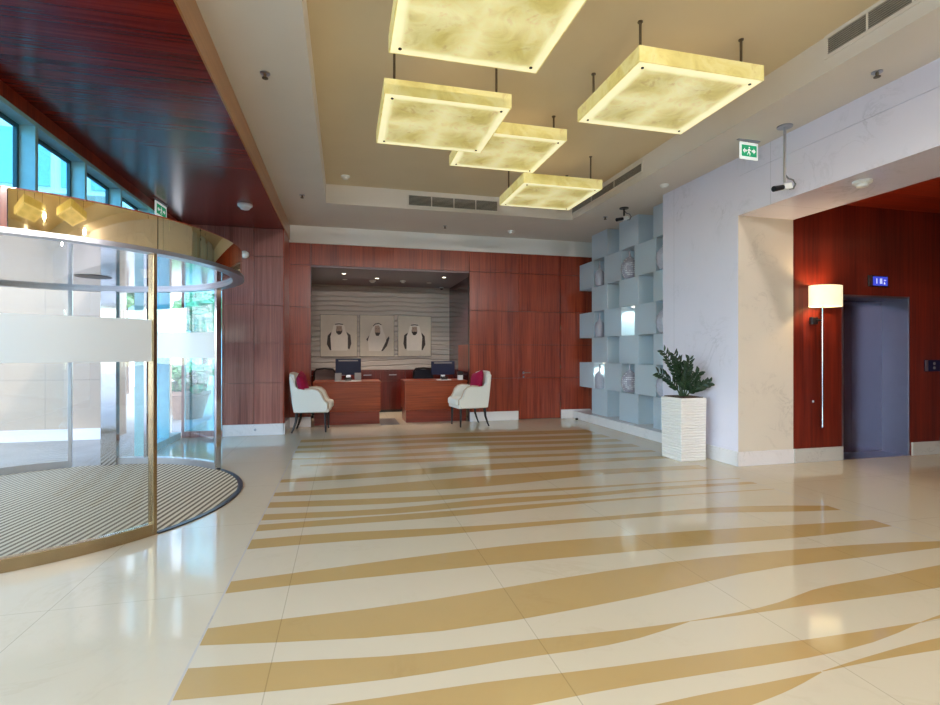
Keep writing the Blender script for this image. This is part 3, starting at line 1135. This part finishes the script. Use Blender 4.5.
# ---- upholstered guest armchairs, built facing +x
def make_armchair(label):
    root = thing('armchair', label, 'armchair', group='white armchairs in front of the reception desks')
    # back: slightly raked panel, rounded top
    m = MB()
    n = 10
    vs, fs = [], []
    prof = [(-.27, .36), (-.30, .55), (-.335, .8), (-.375, 1.03), (-.372, 1.05), (-.345, 1.055), (-.30, 1.04), (-.262, .8), (-.225, .55), (-.20, .36)]
    for i in range(n + 1):
        y = -.31 + .62 * i / n
        bow = .05 * (abs(y) / .31) ** 3
        sag = -.03 * (abs(y) / .31) ** 4
        for x, z in prof:
            k = (z - .36) / .69
            vs.append((x + bow * k, y * (1 - .04 * k), z + sag * k))
    mm = len(prof)
    for i in range(n):
        for j in range(mm):
            fs.append((i * mm + j, i * mm + (j + 1) % mm, (i + 1) * mm + (j + 1) % mm, (i + 1) * mm + j))
    fs += [tuple(range(mm)), tuple(n * mm + j for j in range(mm - 1, -1, -1))]
    m.add(vs, fs)
    m.build('backrest', 'chair_fabric', root, bevel=.012, smooth=True)
    for s_ in (-1, 1):
        m = MB()
        out = [(-.27, .36), (.27, .36), (.30, .42), (.30, .52), (.255, .545), (.225, .60), (.19, .69), (.13, .745), (.04, .765), (-.10, .755), (-.2, .775), (-.25, .84), (-.285, .97), (-.325, 1.0), (-.345, .98), (-.30, .55)]
        y0, y1 = (.235, .315) if s_ > 0 else (-.315, -.235)
        m.prism(out, 'xz', y0, y1)
        m.build('armrest', 'chair_fabric', root, bevel=.022, seg=3, smooth=True)
        m = MB()
        yy = s_ * .275
        m.tube([(.315, yy, .42), (.312, yy, .52), (.268, yy, .552), (.238, yy, .605), (.2, yy, .7), (.135, yy, .757), (.04, yy, .777), (-.09, yy, .765)], .012, 6)
        m.build('piping', 'chair_piping', root, smooth=True)
    m = MB()
    m.box(-.22, .365, -.235, .235, .40, .545)
    m.build('seat', 'chair_fabric', root, bevel=.045, seg=4, smooth=True)
    m = MB()
    m.box(-.25, .32, -.29, .29, .35, .42)
    m.build('seat_frame', 'chair_fabric', root, bevel=.015)
    for s_ in (-1, 1):
        for pts in ([(-.22, s_ * .26, .36), (-.235, s_ * .262, .2), (-.275, s_ * .265, .08), (-.31, s_ * .27, 0)], [(.26, s_ * .25, .36), (.262, s_ * .25, .18), (.265, s_ * .25, 0)]):
            m = MB()
            m.tube(pts, .028, 8, .014)
            m.build('leg', 'dark_wood_leg', root, smooth=True)
    return root


ac = make_armchair('white upholstered armchair at the left desk, facing right')
ac.location = (-.56, 9.56, 0)
ac.rotation_euler.z = R(-4)
ac2 = copy_tree(ac)
ac2['label'] = 'white upholstered armchair at the right desk, facing left'
ac2.location = (2.36, 9.55, 0)
ac2.rotation_euler.z = R(187)

def make_pillow(label, loc, rz, tilt):
    m = MB()
    n = 12
    vs, fs = [], []
    for sgn in (1, -1):
        for i in range(n + 1):
            for j in range(n + 1):
                u, v_ = -1 + 2 * i / n, -1 + 2 * j / n
                pz = .075 * ((1 - u ** 4) * (1 - v_ ** 4)) ** .5
                k = 1 - .09 * (1 - abs(v_)) * abs(u) ** 3
                k2 = 1 - .09 * (1 - abs(u)) * abs(v_) ** 3
                vs.append((sgn * (pz + .004), u * .215 * k, .215 + v_ * .215 * k2))
    q = (n + 1) ** 2
    for s_ in range(2):
        for i in range(n):
            for j in range(n):
                a = s_ * q + i * (n + 1) + j
                fs.append((a, a + 1, a + n + 2, a + n + 1))
    ring = [i * (n + 1) for i in range(n + 1)] + [n * (n + 1) + j for j in range(1, n + 1)] + [i * (n + 1) + n for i in range(n - 1, -1, -1)] + [j for j in range(n - 1, 0, -1)]
    for a, b_ in zip(ring, ring[1:] + ring[:1]):
        fs.append((a, b_, q + b_, q + a))
    m.add(vs, fs)
    o = m.build('throw_pillow', 'magenta_fabric', smooth=True)
    o.location = loc
    o.rotation_euler = (R(12), tilt, rz)
    return tag(o, label, 'pillow', 'magenta throw pillows on the armchairs')


make_pillow('magenta throw pillow leaning on the back of the left armchair', (-.66, 9.5, .625), R(-4), R(-13))
make_pillow('magenta throw pillow leaning on the back of the right armchair', (2.47, 9.5, .625), R(187), R(-13))

# ---- three framed drawings on the alcove wall: generic men in white headcloths
def make_portrait(label, x0, x1, z0, z1, kind):
    root = thing('framed_portrait', label, 'picture', ((x0 + x1) / 2, 12.6, (z0 + z1) / 2), 0, 'framed portraits on the alcove wall')
    hw, hh = (x1 - x0) / 2, (z1 - z0) / 2
    m = MB()
    for a, b_, c_, d_ in ((-hw, hw, hh - .035, hh), (-hw, hw, -hh, -hh + .035), (-hw, -hw + .035, -hh + .035, hh - .035), (hw - .035, hw, -hh + .035, hh - .035)):
        m.box(a, b_, -.04, 0, c_, d_)
    m.cur = 1
    e_ = .008
    for a, b_, c_, d_ in ((-hw - e_, hw + e_, hh, hh + e_), (-hw - e_, hw + e_, -hh - e_, -hh), (-hw - e_, -hw, -hh, hh), (hw, hw + e_, -hh, hh)):
        m.box(a, b_, -.038, 0, c_, d_)
    m.build('frame', ['frame_pale', 'frame_dark'], root)
    m = MB()
    m.box(-hw + .03, hw - .03, -.022, -.004, -hh + .03, hh - .03)
    pic = m.build('picture', 'portrait_paper', root)
    sx_ = hw / .41
    sz_ = hh / .485
    def lay(name, mat, polys, y):
        q = MB()
        for p in polys:
            q.prism([(u * sx_, v_ * sz_) for u, v_ in p], 'xz', y, y - .0012)
        q.build(name, mat, pic)
    flip = -1 if kind == 2 else 1
    F = lambda pts: [(flip * u, v_) for u, v_ in pts]
    if kind == 1:      # turned slightly, open cloth
        for cl in ([F([(-.26, -.08), (-.13, .08), (-.15, .02), (-.2, -.1), (-.24, -.13)]), F([(.1, -.36), (.2, -.12), (.29, .0), (.3, -.06), (.24, -.24), (.14, -.36)])]):
            lay('cloak', 'portrait_dark', [cl], -.0222)
        lay('robe', 'portrait_light', [F([(-.2, -.36), (-.22, -.1), (-.16, .08), (-.1, .22), (-.05, .29), (.04, .31), (.11, .26), (.15, .12), (.2, -.0), (.22, -.12), (.1, -.36)])], -.0236)
        lay('face', 'portrait_skin', [F([(-.06, .19), (-.05, .24), (.04, .25), (.075, .2), (.075, .08), (.04, .02), (-.02, .02), (-.055, .08)])], -.025)
        lay('beard', 'portrait_dark', [F([(-.06, .12), (-.05, .06), (-.02, .0), (.04, .0), (.075, .06), (.08, .12), (.06, .07), (.03, .08), (-.02, .08), (-.04, .07)]), F([(-.035, .17), (-.01, .17), (-.01, .18), (-.035, .18)]), F([(.025, .17), (.055, .17), (.055, .18), (.025, .18)])], -.0264)
        lay('head_cord', 'portrait_dark', [F([(-.1, .24), (-.05, .29), (.04, .31), (.11, .27), (.1, .25), (.04, .285), (-.045, .265), (-.09, .22)])], -.0264)
    else:
        for cl in ([F([(-.27, -.2), (-.25, .0), (-.17, .09), (-.18, -.05), (-.16, -.34), (-.2, -.34)]), F([(.17, .09), (.26, .02), (.28, -.18), (.24, -.32), (.2, -.3), (.2, -.05)])]):
            lay('cloak', 'portrait_dark', [cl], -.0222)
        lay('robe', 'portrait_light', [F([(-.17, -.35), (-.19, -.02), (-.15, .1), (-.13, .22), (-.08, .29), (.0, .31), (.08, .29), (.13, .22), (.15, .1), (.2, .0), (.2, -.3), (.18, -.35)])], -.0236)
        lay('face', 'portrait_skin', [F([(-.055, .23), (.065, .23), (.075, .12), (.05, .05), (.0, .03), (-.045, .06), (-.065, .13)])], -.025)
        lay('beard', 'portrait_dark', [F([(-.065, .15), (-.06, .07), (-.01, .02), (.04, .03), (.075, .09), (.078, .15), (.05, .1), (.02, .11), (-.02, .11), (-.045, .1)]), F([(-.04, .175), (-.015, .175), (-.015, .185), (-.04, .185)]), F([(.02, .175), (.05, .175), (.05, .185), (.02, .185)])], -.0264)
        lay('head_cord', 'portrait_dark', [F([(-.1, .25), (-.08, .28), (.0, .29), (.085, .28), (.1, .25), (.08, .255), (.0, .265), (-.08, .255)])], -.0264)


K = 12.6 / 12.1
for (x0, x1, z0, z1), kd, lb in (((-.523, .296, 1.321, 2.28), 0, 'framed drawing of a bearded man in headcloth and dark cloak, left of three'), ((.364, 1.149, 1.321, 2.285), 1, 'framed drawing of a man in a pale headcloth, middle of three'), ((1.249, 2.039, 1.325, 2.281), 2, 'framed drawing of a man in a patterned headband, right of three')):
    make_portrait(lb, x0 * K, x1 * K, 1.4 + (z0 - 1.4) * K, 1.4 + (z1 - 1.4) * K, kd)

# ================================================================== GLASS BOX DISPLAY WALL AND VASES
GX0, GX1 = 4.95, 5.32
EVEN = [(.68, 1.205), (1.715, 2.245), (2.74, 3.29)]
ODD = [(.16, .68), (1.205, 1.715), (2.245, 2.74), (3.29, 3.81)]
BL = .63
def make_box(h, y_far, z0, label, BL=BL):
    root = thing('glass_box', label, 'display box', (GX0, y_far - BL, z0), 0, 'frosted glass boxes stepping up the display wall')
    d = GX1 - GX0
    tk = .012
    for nm, q in (('front_panel', (0, tk, 0, BL, 0, h)), ('end_panel', (tk, d, 0, tk, 0, h)), ('end_panel', (tk, d, BL - tk, BL, 0, h)), ('top_panel', (tk, d, tk, BL - tk, h - tk, h)), ('bottom_panel', (tk, d, tk, BL - tk, 0, tk))):
        m = MB()
        m.box(*q)
        m.build(nm, 'frosted_box', root, bevel=.002)
    return root


rown = ['bottom', 'second', 'third', 'top']
coln = ['nearest the veneered wall', 'in the middle of its row', 'nearest the marble wall']
hn = ['lower', 'middle', 'upper']
for r_, (z0, z1) in enumerate(ODD):
    for k in range(3):
        yf = 9.49 - 1.065 * k
        if yf < 6.85:
            continue
        bl_ = min(BL, yf - 6.775)
        make_box(z1 - z0 - .004, yf, z0 + .002, 'frosted glass box, %s recessed row of the display, %s' % (rown[r_], coln[k]), bl_)
for r_, (z0, z1) in enumerate(EVEN):
    for k in range(3):
        yf = 10.045 - 1.065 * k
        make_box(z1 - z0 - .004, yf, z0 + .002, 'frosted glass box in the %s row beside the vases, %s' % (hn[r_], coln[k]), min(BL, yf - 6.775))

def make_vase(kind, label, loc):
    root = thing('vase', label, 'vase', loc, R(-30), 'grey ceramic vases in the display niches')
    root.scale = (1.16, 1.16, 1.16)
    if kind == 0:
        prof = [(.055, 0), (.075, .01), (.082, .08), (.082, .2), (.07, .25), (.035, .285), (.018, .31), (.014, .4), (.018, .42)]
        m = MB()
        m.lathe(prof, 24, sx=1, sy=1)
        m.build('body', 'vase_ceramic', root, smooth=True)
    else:
        prof = [(.05, 0), (.09, .015), (.125, .09), (.135, .16), (.12, .24), (.08, .3), (.035, .335), (.018, .35)]
        m = MB()
        m.lathe(prof, 28, sx=1, sy=.5)
        bd = m.build('body', 'vase_dotted' if kind == 1 else 'vase_ceramic', root, smooth=True)
        m = MB()
        m.lathe([(.018, .35), (.013, .38), (.013, .42), (.018, .44)], 14)
        m.build('neck', 'vase_ceramic', root, smooth=True)
        if kind == 2:
            m = MB()
            vs = []
            for sgn in (-1, 1):
                pts = [(.05 * math.cos(a), sgn * .064, .165 + .085 * math.sin(a)) for a in [2 * PI * i / 20 for i in range(21)]]
                m.tube(pts, .012, 6)
            m.build('oval_ring', 'vase_hole', bd, smooth=True)
    return root


gaps = [9.185, 8.12, 7.06]
vl = {0: 'slim grey bottle vase', 1: 'round grey vase with white dots', 2: 'round grey vase with an oval ring'}
for k in range(3):
    for r_, (z0, z1) in enumerate(EVEN):
        if (k, r_) == (1, 1):
            continue
        make_vase(k, '%s in the %s row of display niches' % (vl[k], hn[r_]), ((5.0, 5.02, 5.02)[k], gaps[k] + (.07, .06, .06)[k], z0 + .003))
for i, (gy, z, lb) in enumerate(((8.12, 2.245, 'tiny niche lamp over the empty brightly lit niche'), (9.185, 1.205, 'tiny niche lamp over the lit vase by the veneered wall'))):
    m = MB()
    m.cyl((0, 0, 0), .025, -.012, .0, 14)
    o = tag(m.build('niche_lamp', 'lamp_glow'), lb, 'lamp', 'small lamps under the display boxes')
    o.location = (5.12, gy + .1, z)
    light('niche_lamp_light', 'SPOT', (5.12, gy + .06, z - .02), 14, (.75, 1, 1), rot=(R(22), 0, 0), spot=R(110), radius=.02)

# ================================================================== PLANTER BY THE MARBLE WALL
pp = thing('potted_plant', 'dark green leafy plant in a tall square white carved planter', 'plant', (4.385, 5.845, 0), R(3))
m = MB()
hw, H = .19, .815
m.frustum((0, 0, 0), (.192, .192), (0, 0, H), (.198, .198))
m.build('planter', 'carved_white', pp, bevel=.006)
m = MB()
m.box(-.17, .17, -.17, .17, H - .01, H + .012)
m.build('soil', 'soil', pp)
rnd = random.Random(4)
FR = [(-.25, .02, .90, 0), (-.17, -.05, .78, 0), (-.30, .05, .50, 0), (-.04, .04, .62, 0), (.03, -.06, .62, 0), (.08, .02, .50, 0), (.14, -.08, .44, 0), (.20, -.17, .28, 0), (-.02, -.1, .46, 0)]
for dx, dy, hh, _ in FR:
    st = MB()
    lf = MB()
    P = []
    bx, by = dx * .15, dy * .15
    for i in range(13):
        u = i / 12
        P.append(Vector((bx + dx * u ** 1.5 * 1.0, by + dy * u ** 1.5, H + hh * (u - .22 * u * u * (abs(dx) / .3)) * .82)))
    st.tube(P, .011, 6, .004)
    so = st.build('stem', 'stem', pp, smooth=True)
    for i in range(3, 13):
        d_ = (P[min(i + 1, 12)] - P[i - 1]).normalized()
        side = d_.cross(Vector((rnd.uniform(-.4, .4), 1, rnd.uniform(-.2, .2)))).normalized()
        for sg in (-1, 1):
            ln = .115 * (1 - .45 * abs(i / 12 - .55))
            ax = (d_ * .75 + side * sg * .75 + Vector((0, rnd.uniform(-.3, .3), 0))).normalized()
            nrm = ax.cross(d_.cross(ax)).normalized()
            wv_ = ax.cross(Vector((0, 1, 0)) * 1.0 + nrm * .3).normalized()
            up = ax.cross(wv_)
            vs = []
            for q, wd in ((0, .004), (.25, .017), (.55, .022), (.82, .013), (1, .001)):
                c_ = P[i] + ax * ln * q + up * (.01 * math.sin(q * PI))
                vs += [c_ - wv_ * wd, c_ + up * .004, c_ + wv_ * wd, c_ - up * .004]
            fs = []
            for q in range(4):
                for e_ in range(4):
                    g_ = (e_ + 1) % 4
                    fs.append((q * 4 + e_, q * 4 + g_, q * 4 + 4 + g_, q * 4 + 4 + e_))
            lf.add(vs, fs)
    lf.build('leaves', 'leaf', so)

# ================================================================== LIFT LOBBY FITTINGS
sc = thing('wall_sconce', 'wall lamp with lit cream shade and long chrome rod on red wood', 'wall lamp', (5.88, 5.25, 0))
m = MB()
m.lathe([(.215, 2.0), (.2, 2.0), (.2, 2.25), (.215, 2.25), (.215, 2.0)], 32, (0, -.16, 0), sx=1, sy=.62)
sh = MB()
n = 32
vs, fs = [], []
for r_ in (.22, .214):
    for z in (1.985, 2.245):
        for i in range(n):
            a = 2 * PI * i / n
            vs.append((r_ * math.cos(a), -.16 + r_ * .62 * math.sin(a), z))
for i in range(n):
    j = (i + 1) % n
    fs += [(i, j, n + j, n + i), (2 * n + j, 2 * n + i, 3 * n + i, 3 * n + j), (i, 2 * n + i, 2 * n + j, j), (n + j, 3 * n + j, 3 * n + i, n + i)]
sh.add(vs, fs)
sh.build('lamp_shade', 'lamp_shade_fabric', sc, smooth=True)
m = MB()
m.cyl((.02, -.1, 0), .011, .46, 2.08, 12)
m.build('rod', 'chrome', sc, smooth=True)
m = MB()
m.box(-.08, .03, -.035, 0, 1.77, 1.86)
m.tube([(.0, -.03, 1.82), (.02, -.1, 1.82)], .012)
m.build('wall_bracket', 'dark_wood_leg', sc, bevel=.004)
m = MB()
m.blob((.02, -.16, 2.12), (.035, .035, .05), 12, 8)
m.build('bulb', 'lamp_glow', sc, smooth=True)
light('sconce_light', 'POINT', (5.88, 5.09, 2.12), 48, (1, .72, .4), radius=.04)
m = MB()
m.cyl((5.86, 5.248, 0), .012, .765, .79, 12)
o = tag(m.build('wall_stud', 'silver'), 'tiny silver stud on the red wood left of the lamp rod', 'stud')

fi = thing('floor_indicator', 'small lift floor display above the steel lift door', 'display', (6.93, 5.25, 2.36))
m = MB()
m.box(-.17, .17, -.02, 0, -.075, .075)
m.build('housing', 'black_plastic', fi, bevel=.006)
m = MB()
m.box(-.168, -.118, -.024, -.02, -.07, .07)
m.build('side_plate', 'silver', fi)
m = MB()
m.box(-.1, .15, -.0225, -.019, -.06, .06)
scr = m.build('screen', 'display_blue', fi)
m = MB()
for x in (-.03, .03, .055):
    m.box(x - .012, x - .004, -.0245, -.0225, -.035, .035)
m.add([(.08, -.0235, -.04), (.11, -.0235, -.04), (.095, -.0235, .0)], [(0, 1, 2)])
m.box(.085, .12, -.0245, -.0225, .01, .018)
m.build('symbols', 'display_white', scr)
cb = thing('call_button_panel', 'small lift call panel at the right edge, beside the steel door', 'call panel', (7.9, 5.25, 1.225))
m = MB()
m.box(-.14, .14, -.018, 0, -.08, .08)
m.build('plate', 'navy_plastic', cb, bevel=.005)
m = MB()
m.box(-.145, -.095, -.022, -.017, -.075, .075)
m.build('silver_strip', 'silver', cb)
for z in (-.03, .03):
    m = MB()
    m.lathe([(.02, -.018), (.02, -.024)], 16, (.02, 0, z), axis='y')
    m.build('button', 'grey_plastic', cb)

# ================================================================== CEILING FITTINGS
def vent(name, label, loc, L, H, rz, nb):
    """built in the xz plane facing -y, centred"""
    root = thing(name, label, 'vent', loc, rz, 'long slotted air vents in the coffer sides')
    m = MB()
    for a, b_, c_, d_ in ((-L / 2 - .03, L / 2 + .03, H / 2, H / 2 + .03), (-L / 2 - .03, L / 2 + .03, -H / 2 - .03, -H / 2), (-L / 2 - .03, -L / 2, -H / 2, H / 2), (L / 2, L / 2 + .03, -H / 2, H / 2)):
        m.box(a, b_, -.012, 0, c_, d_)
    m.build('frame', 'ceiling_white', root, bevel=.002)
    m = MB()
    m.box(-L / 2, L / 2, -.003, 0, -H / 2, H / 2)
    m.build('backing', 'vent_dark', root)
    m = MB()
    ns = 8
    for i in range(ns):
        z = -H / 2 + H * (i + .5) / ns
        m.box(-L / 2, L / 2, -.011, -.003, z - H / ns * .22, z + H / ns * .22)
    m.build('slats', 'vent_slat', root)
    for i in range(1, nb):
        m = MB()
        x = -L / 2 + L * i / nb
        m.box(x - .008, x + .008, -.013, -.002, -H / 2, H / 2)
        m.build('divider', 'ceiling_white', root)
    return root


vent('air_vent', 'long slotted vent in the coffer end above the reception', (1.82, 8.44, 3.955), 1.54, .165, 0, 4)
vent('air_vent', 'slotted vent at the top right above the large right lamp', (4.02, 2.78, 4.02), 1.34, .14, R(-90), 4)
vent('air_vent', 'dark slotted vent behind the farthest onyx lamp', (4.02, 7.34, 3.985), 2.2, .11, R(-90), 3)

def sprinkler(label, loc):
    root = thing('sprinkler', label, 'sprinkler', loc, rnd.uniform(0, 3), 'sprinkler heads in the white ceiling')
    m = MB()
    m.cyl((0, 0, 0), .042, -.006, 0.001, 20)
    m.build('rosette', 'silver', root, smooth=True)
    m = MB()
    m.cyl((0, 0, 0), .012, -.04, -.006, 10)
    m.build('nozzle', 'rod_metal', root)
    m = MB()
    m.cyl((0, 0, 0), .026, -.046, -.04, 14)
    m.build('deflector', 'rod_metal', root)
    return root


sprinkler('sprinkler head in the white ceiling left of the coffer', (-.66, 4.65, 3.81))
sprinkler('sprinkler head in the white ceiling at the far left, near the veneered beam', (-.62, 8.1, 3.81))
sprinkler('dark sprinkler head in the right ceiling below the large vent', (4.435, 3.36, 3.81))
sprinkler('sprinkler head in the far ceiling over the reception opening', (1.86, 9.42, 3.81))
sprinkler('sprinkler head in the ceiling left of the far camera', (4.49, 8.11, 3.81))

def detector(label, loc, sc_=1.0):
    root = thing('smoke_detector', label, 'smoke detector', loc, 0, 'round white smoke detectors')
    m = MB()
    m.lathe([(.075 * sc_, 0.001), (.075 * sc_, -.018 * sc_), (.06 * sc_, -.03 * sc_)], 24)
    m.build('base', 'white_plastic', root, smooth=True)
    m = MB()
    m.lathe([(.05 * sc_, -.03 * sc_), (.045 * sc_, -.05 * sc_), (.02 * sc_, -.058 * sc_)], 24)
    m.build('head', 'white_plastic', root, smooth=True)
    return root


detector('white smoke detector under the dark wood ceiling', (-1.378, 7.815, 3.53), 1.35)
detector('white smoke detector in the far white ceiling above the door', (3.2, 9.49, 3.81))
detector('small white detector in the right ceiling near the far camera', (4.45, 6.35, 3.81), .8)
detector('white smoke detector under the marble opening to the lifts', (4.96, 3.9, 3.095), 1.1)
detector('pale round detector in the coffer left of the back vent', (.02, 8.0, 4.12), .9)

def camera_on_pole(label, loc, drop, name='security_camera', rz=0, mat='silver'):
    root = thing(name, label, 'security camera', loc, rz, 'ceiling cameras along the right side')
    m = MB()
    m.cyl((0, 0, 0), .075, -.014, .001, 20)
    m.build('ceiling_plate', mat, root, smooth=True)
    m = MB()
    m.cyl((0, 0, 0), .014, -drop, -.014, 12)
    m.build('pole', mat, root, smooth=True)
    m = MB()
    m.box(-.03, .075, -.03, .03, -.03, .03, Matrix.Translation((0, 0, -drop - .045)) @ Matrix.Rotation(R(-14), 4, 'Y'))
    m.build('camera_body', 'white_plastic', root, bevel=.006)
    m = MB()
    m.cyl((0, 0, 0), .03, -.16, -.03, 14, axis='x', r1=.026)
    vs = [Matrix.Translation((0, 0, -drop - .045)) @ Matrix.Rotation(R(-14), 4, 'Y') @ Vector(q) for q in m.v]
    m.v = [tuple(q) for q in vs]
    m.build('lens', 'black_plastic', root, smooth=True)
    m = MB()
    m.tube([(.01, 0, -drop + .08), (.05, 0, -drop + .05), (.12, 0, -drop + .04), (.15, 0, -drop - .0), (.12, 0, -drop - .05), (.07, 0, -drop - .06)], .009, 8)
    m.build('cable', 'grey_plastic', root, smooth=True)
    return root


camera_on_pole('security camera on a long silver ceiling pole before the marble header', (4.543, 4.4, 3.81), .60, rz=R(4))
camera_on_pole('black security camera on a short ceiling stem above the glass boxes', (4.515, 7.53, 3.81), .13, rz=R(10), mat='black_plastic')
dm = thing('dome_camera', 'tiny white camera at the top of the alcove wall', 'security camera', (2.36, 12.4, 3.04))
m = MB()
m.lathe([(.05, 0.001), (.05, -.03)], 18)
m.build('base', 'white_plastic', dm, smooth=True)
m = MB()
m.lathe([(.04, -.03), (.036, -.05), (.018, -.066)], 18)
m.build('dome', 'black_plastic', dm, smooth=True)

ps = thing('wall_sensor', 'small white sensor on the veneered pillar beside the gold canopy', 'sensor', (-1.62, 9.23, 3.05))
m = MB()
m.box(-.06, .06, -.03, 0, -.03, .05)
m.build('bracket', 'grey_plastic', ps, bevel=.004)
m = MB()
m.blob((0, -.09, 0), (.075, .075, .065), 14, 9)
m.build('housing', 'white_plastic', ps, smooth=True)

# exit signs: green running figure between arrows on a white plate
def exit_sign(label, loc, rz, W_=.25, H_=.19, bar=.3):
    root = thing('exit_sign', label, 'exit sign', loc, rz, 'lit green and white exit signs')
    m = MB()
    m.box(-bar / 2, bar / 2, -.018, .018, -.012, .001)
    m.build('ceiling_bar', 'silver', root, bevel=.003)
    m = MB()
    m.box(-.004, .004, -.004, .004, -.03, -.012)
    m.build('hanger', 'silver', root)
    m = MB()
    m.box(-W_ / 2, W_ / 2, -.007, .007, -.03 - H_, -.03)
    pl = m.build('plate', 'white_sign', root, bevel=.002)
    zc = -.03 - H_ / 2
    for s_ in (-1, 1):
        def G(pts):
            q = MB()
            q.prism([(u * W_ * s_ * -1, zc + v_ * H_) for u, v_ in pts], 'xz', s_ * .0072, s_ * .0082)
            return q
        q = G([(-.42, -.34), (.42, -.34), (.42, .34), (-.42, .34)])
        q.build('green_field', 'green_sign', pl)
        w_ = MB()
        for pts in ([(-.36, 0), (-.24, .16), (-.24, .06), (-.14, .06), (-.14, -.06), (-.24, -.06), (-.24, -.16)],
                    [(.36, 0), (.24, .16), (.24, .06), (.14, .06), (.14, -.06), (.24, -.06), (.24, -.16)],
                    [(-.03, .24), (.03, .24), (.04, .18), (.0, .14), (-.04, .18)],
                    [(-.04, .12), (.03, .12), (.1, .02), (.08, -.01), (.02, .05), (.01, -.06), (.07, -.15), (.05, -.28), (.02, -.28), (.02, -.16), (-.03, -.1), (-.09, -.24), (-.12, -.22), (-.05, -.04), (-.04, .05), (-.09, -.01), (-.11, .02)]):
            w_.prism([(u * W_ * s_ * -1, zc + v_ * H_) for u, v_ in pts], 'xz', s_ * .0083, s_ * .009)
        w_.build('pictogram', 'white_sign', pl)
    return root


exit_sign('green exit sign hanging from the white ceiling before the marble wall', (4.446, 4.79, 3.81), R(2))
exit_sign('small exit sign hanging under the wood ceiling above the revolving door', (-2.5, 7.95, 3.53), R(86), W_=.36, H_=.2, bar=.4)

# recessed downlights of the alcove
for x, y, on_, lb in ((.0, 10.75, 1, 'lit downlight at the front left of the alcove ceiling'), (.02, 11.6, 0, 'dim downlight at the left back of the alcove ceiling'), (2.1, 10.75, 1, 'lit downlight at the front right of the alcove ceiling'), (1.93, 11.7, 0, 'dim downlight at the right back of the alcove ceiling'), (.7, 11.25, 1, 'larger white lamp in the middle left of the alcove ceiling')):
    root = thing('downlight', lb, 'downlight', (x, y, 3.04), 0, 'recessed downlights in the alcove ceiling')
    m = MB()
    m.arc(O, .04, .055, 0, 360, -.006, .002, 24)
    m.build('rim', 'white_plastic', root)
    m = MB()
    m.cyl(O, .04, -.004, .001, 20)
    m.build('lens', 'lamp_glow' if on_ else 'white_plastic', root)
    light('downlight_beam', 'SPOT', (x, y, 3.02), 95 if on_ else 45, (1, .84, .7), spot=R(95), blend=.8, radius=.04)
detector('white detector disc in the middle of the alcove ceiling', (1.3, 11.5, 3.04), .9)
detector('white smoke detector hanging left of the middle in the alcove ceiling', (.62, 11.6, 3.04), 1.0)
# small floor-level fittings
for x, y, lb in ((-1.46, 9.2, 'small steel knob on the marble base of the veneered pillar'),):
    m = MB()
    m.lathe([(.02, 0), (.02, -.02), (.012, -.026)], 14, axis='y')
    o = tag(m.build('base_knob', 'silver', smooth=True), lb, 'knob')
    o.location = (x, y, .1)
m = MB()
m.lathe([(.03, 0), (.03, .03), (.012, .04)], 14)
o = tag(m.build('door_stop', 'black_plastic', smooth=True), 'small black door stop on the floor by the veneered wall', 'door stop')
o.location = (4.74, 9.75, 0)

# ================================================================== OUTSIDE THE GLASS
def tower(label, loc, W_, D_, H_, nx, nz, rz=0):
    root = thing('office_building', label, 'building', loc, rz, 'pale buildings across the street')
    m = MB()
    m.box(0, W_, 0, D_, 0, H_)
    wl_ = m.build('walls', 'tower_stone', root)
    m = MB()
    sx_, sz_ = W_ / nx, (H_ - 1) / nz
    for i in range(nx):
        for j in range(nz):
            m.box(i * sx_ + sx_ * .18, (i + 1) * sx_ - sx_ * .18, -.06, .02, .6 + j * sz_ + sz_ * .2, .6 + (j + 1) * sz_ - sz_ * .15)
    m.build('windows', 'tower_glass', wl_)
    m = MB()
    m.box(-.2, W_ + .2, -.3, D_, H_, H_ + .5)
    m.build('parapet', 'tower_stone', root)
    return root


tower('pale building across the street seen through the far drum glass', (-15, 23, 0), 13, 8, 11, 13, 3, R(4))
tower('pale building to the left across the street seen in the upper windows', (-22, 2, 0), 20, 10, 18, 8, 6, R(78))

def tree(label, loc, h, r_, seed):
    rn = random.Random(seed)
    root = thing('street_tree', label, 'tree', loc, 0, 'green trees in the street outside')
    m = MB()
    m.tube([(0, 0, 0), (.05, 0, h * .35), (0, .05, h * .7)], .12, 10, .05)
    m.build('trunk', 'bark', root, smooth=True)
    m = MB()
    for i in range(420):
        a, b_ = rn.uniform(0, 2 * PI), math.acos(rn.uniform(-1, 1))
        q = r_ * rn.uniform(.55, 1)
        p_ = Vector((q * math.sin(b_) * math.cos(a), q * math.sin(b_) * math.sin(a), h * .78 + q * .8 * math.cos(b_)))
        m.blob(p_, (.2, .2, .14), 6, 4, .4, rn)
    m.build('crown', 'foliage', root)
    return root


tree('leafy tree outside behind the drum glass, nearer one', (-4.3, 17.5, -.02), 3.4, .75, 1)
tree('leafy tree outside behind the drum glass, farther one', (-7.4, 20, -.02), 5.2, 1.2, 2)
sp_ = thing('street_planter', 'round clay planter with a green shrub outside the far glass', 'planter', (-3.3, 12.2, -.02))
m = MB()
m.lathe([(.28, 0), (.42, .5), (.46, .52), (.46, .6)], 24)
m.build('pot', 'terracotta', sp_, smooth=True)
m = MB()
rn = random.Random(9)
for i in range(60):
    m.blob((rn.uniform(-.35, .35), rn.uniform(-.35, .35), rn.uniform(.62, 1.15)), (.13, .13, .1), 6, 4, .4, rn)
m.build('shrub', 'foliage', sp_)
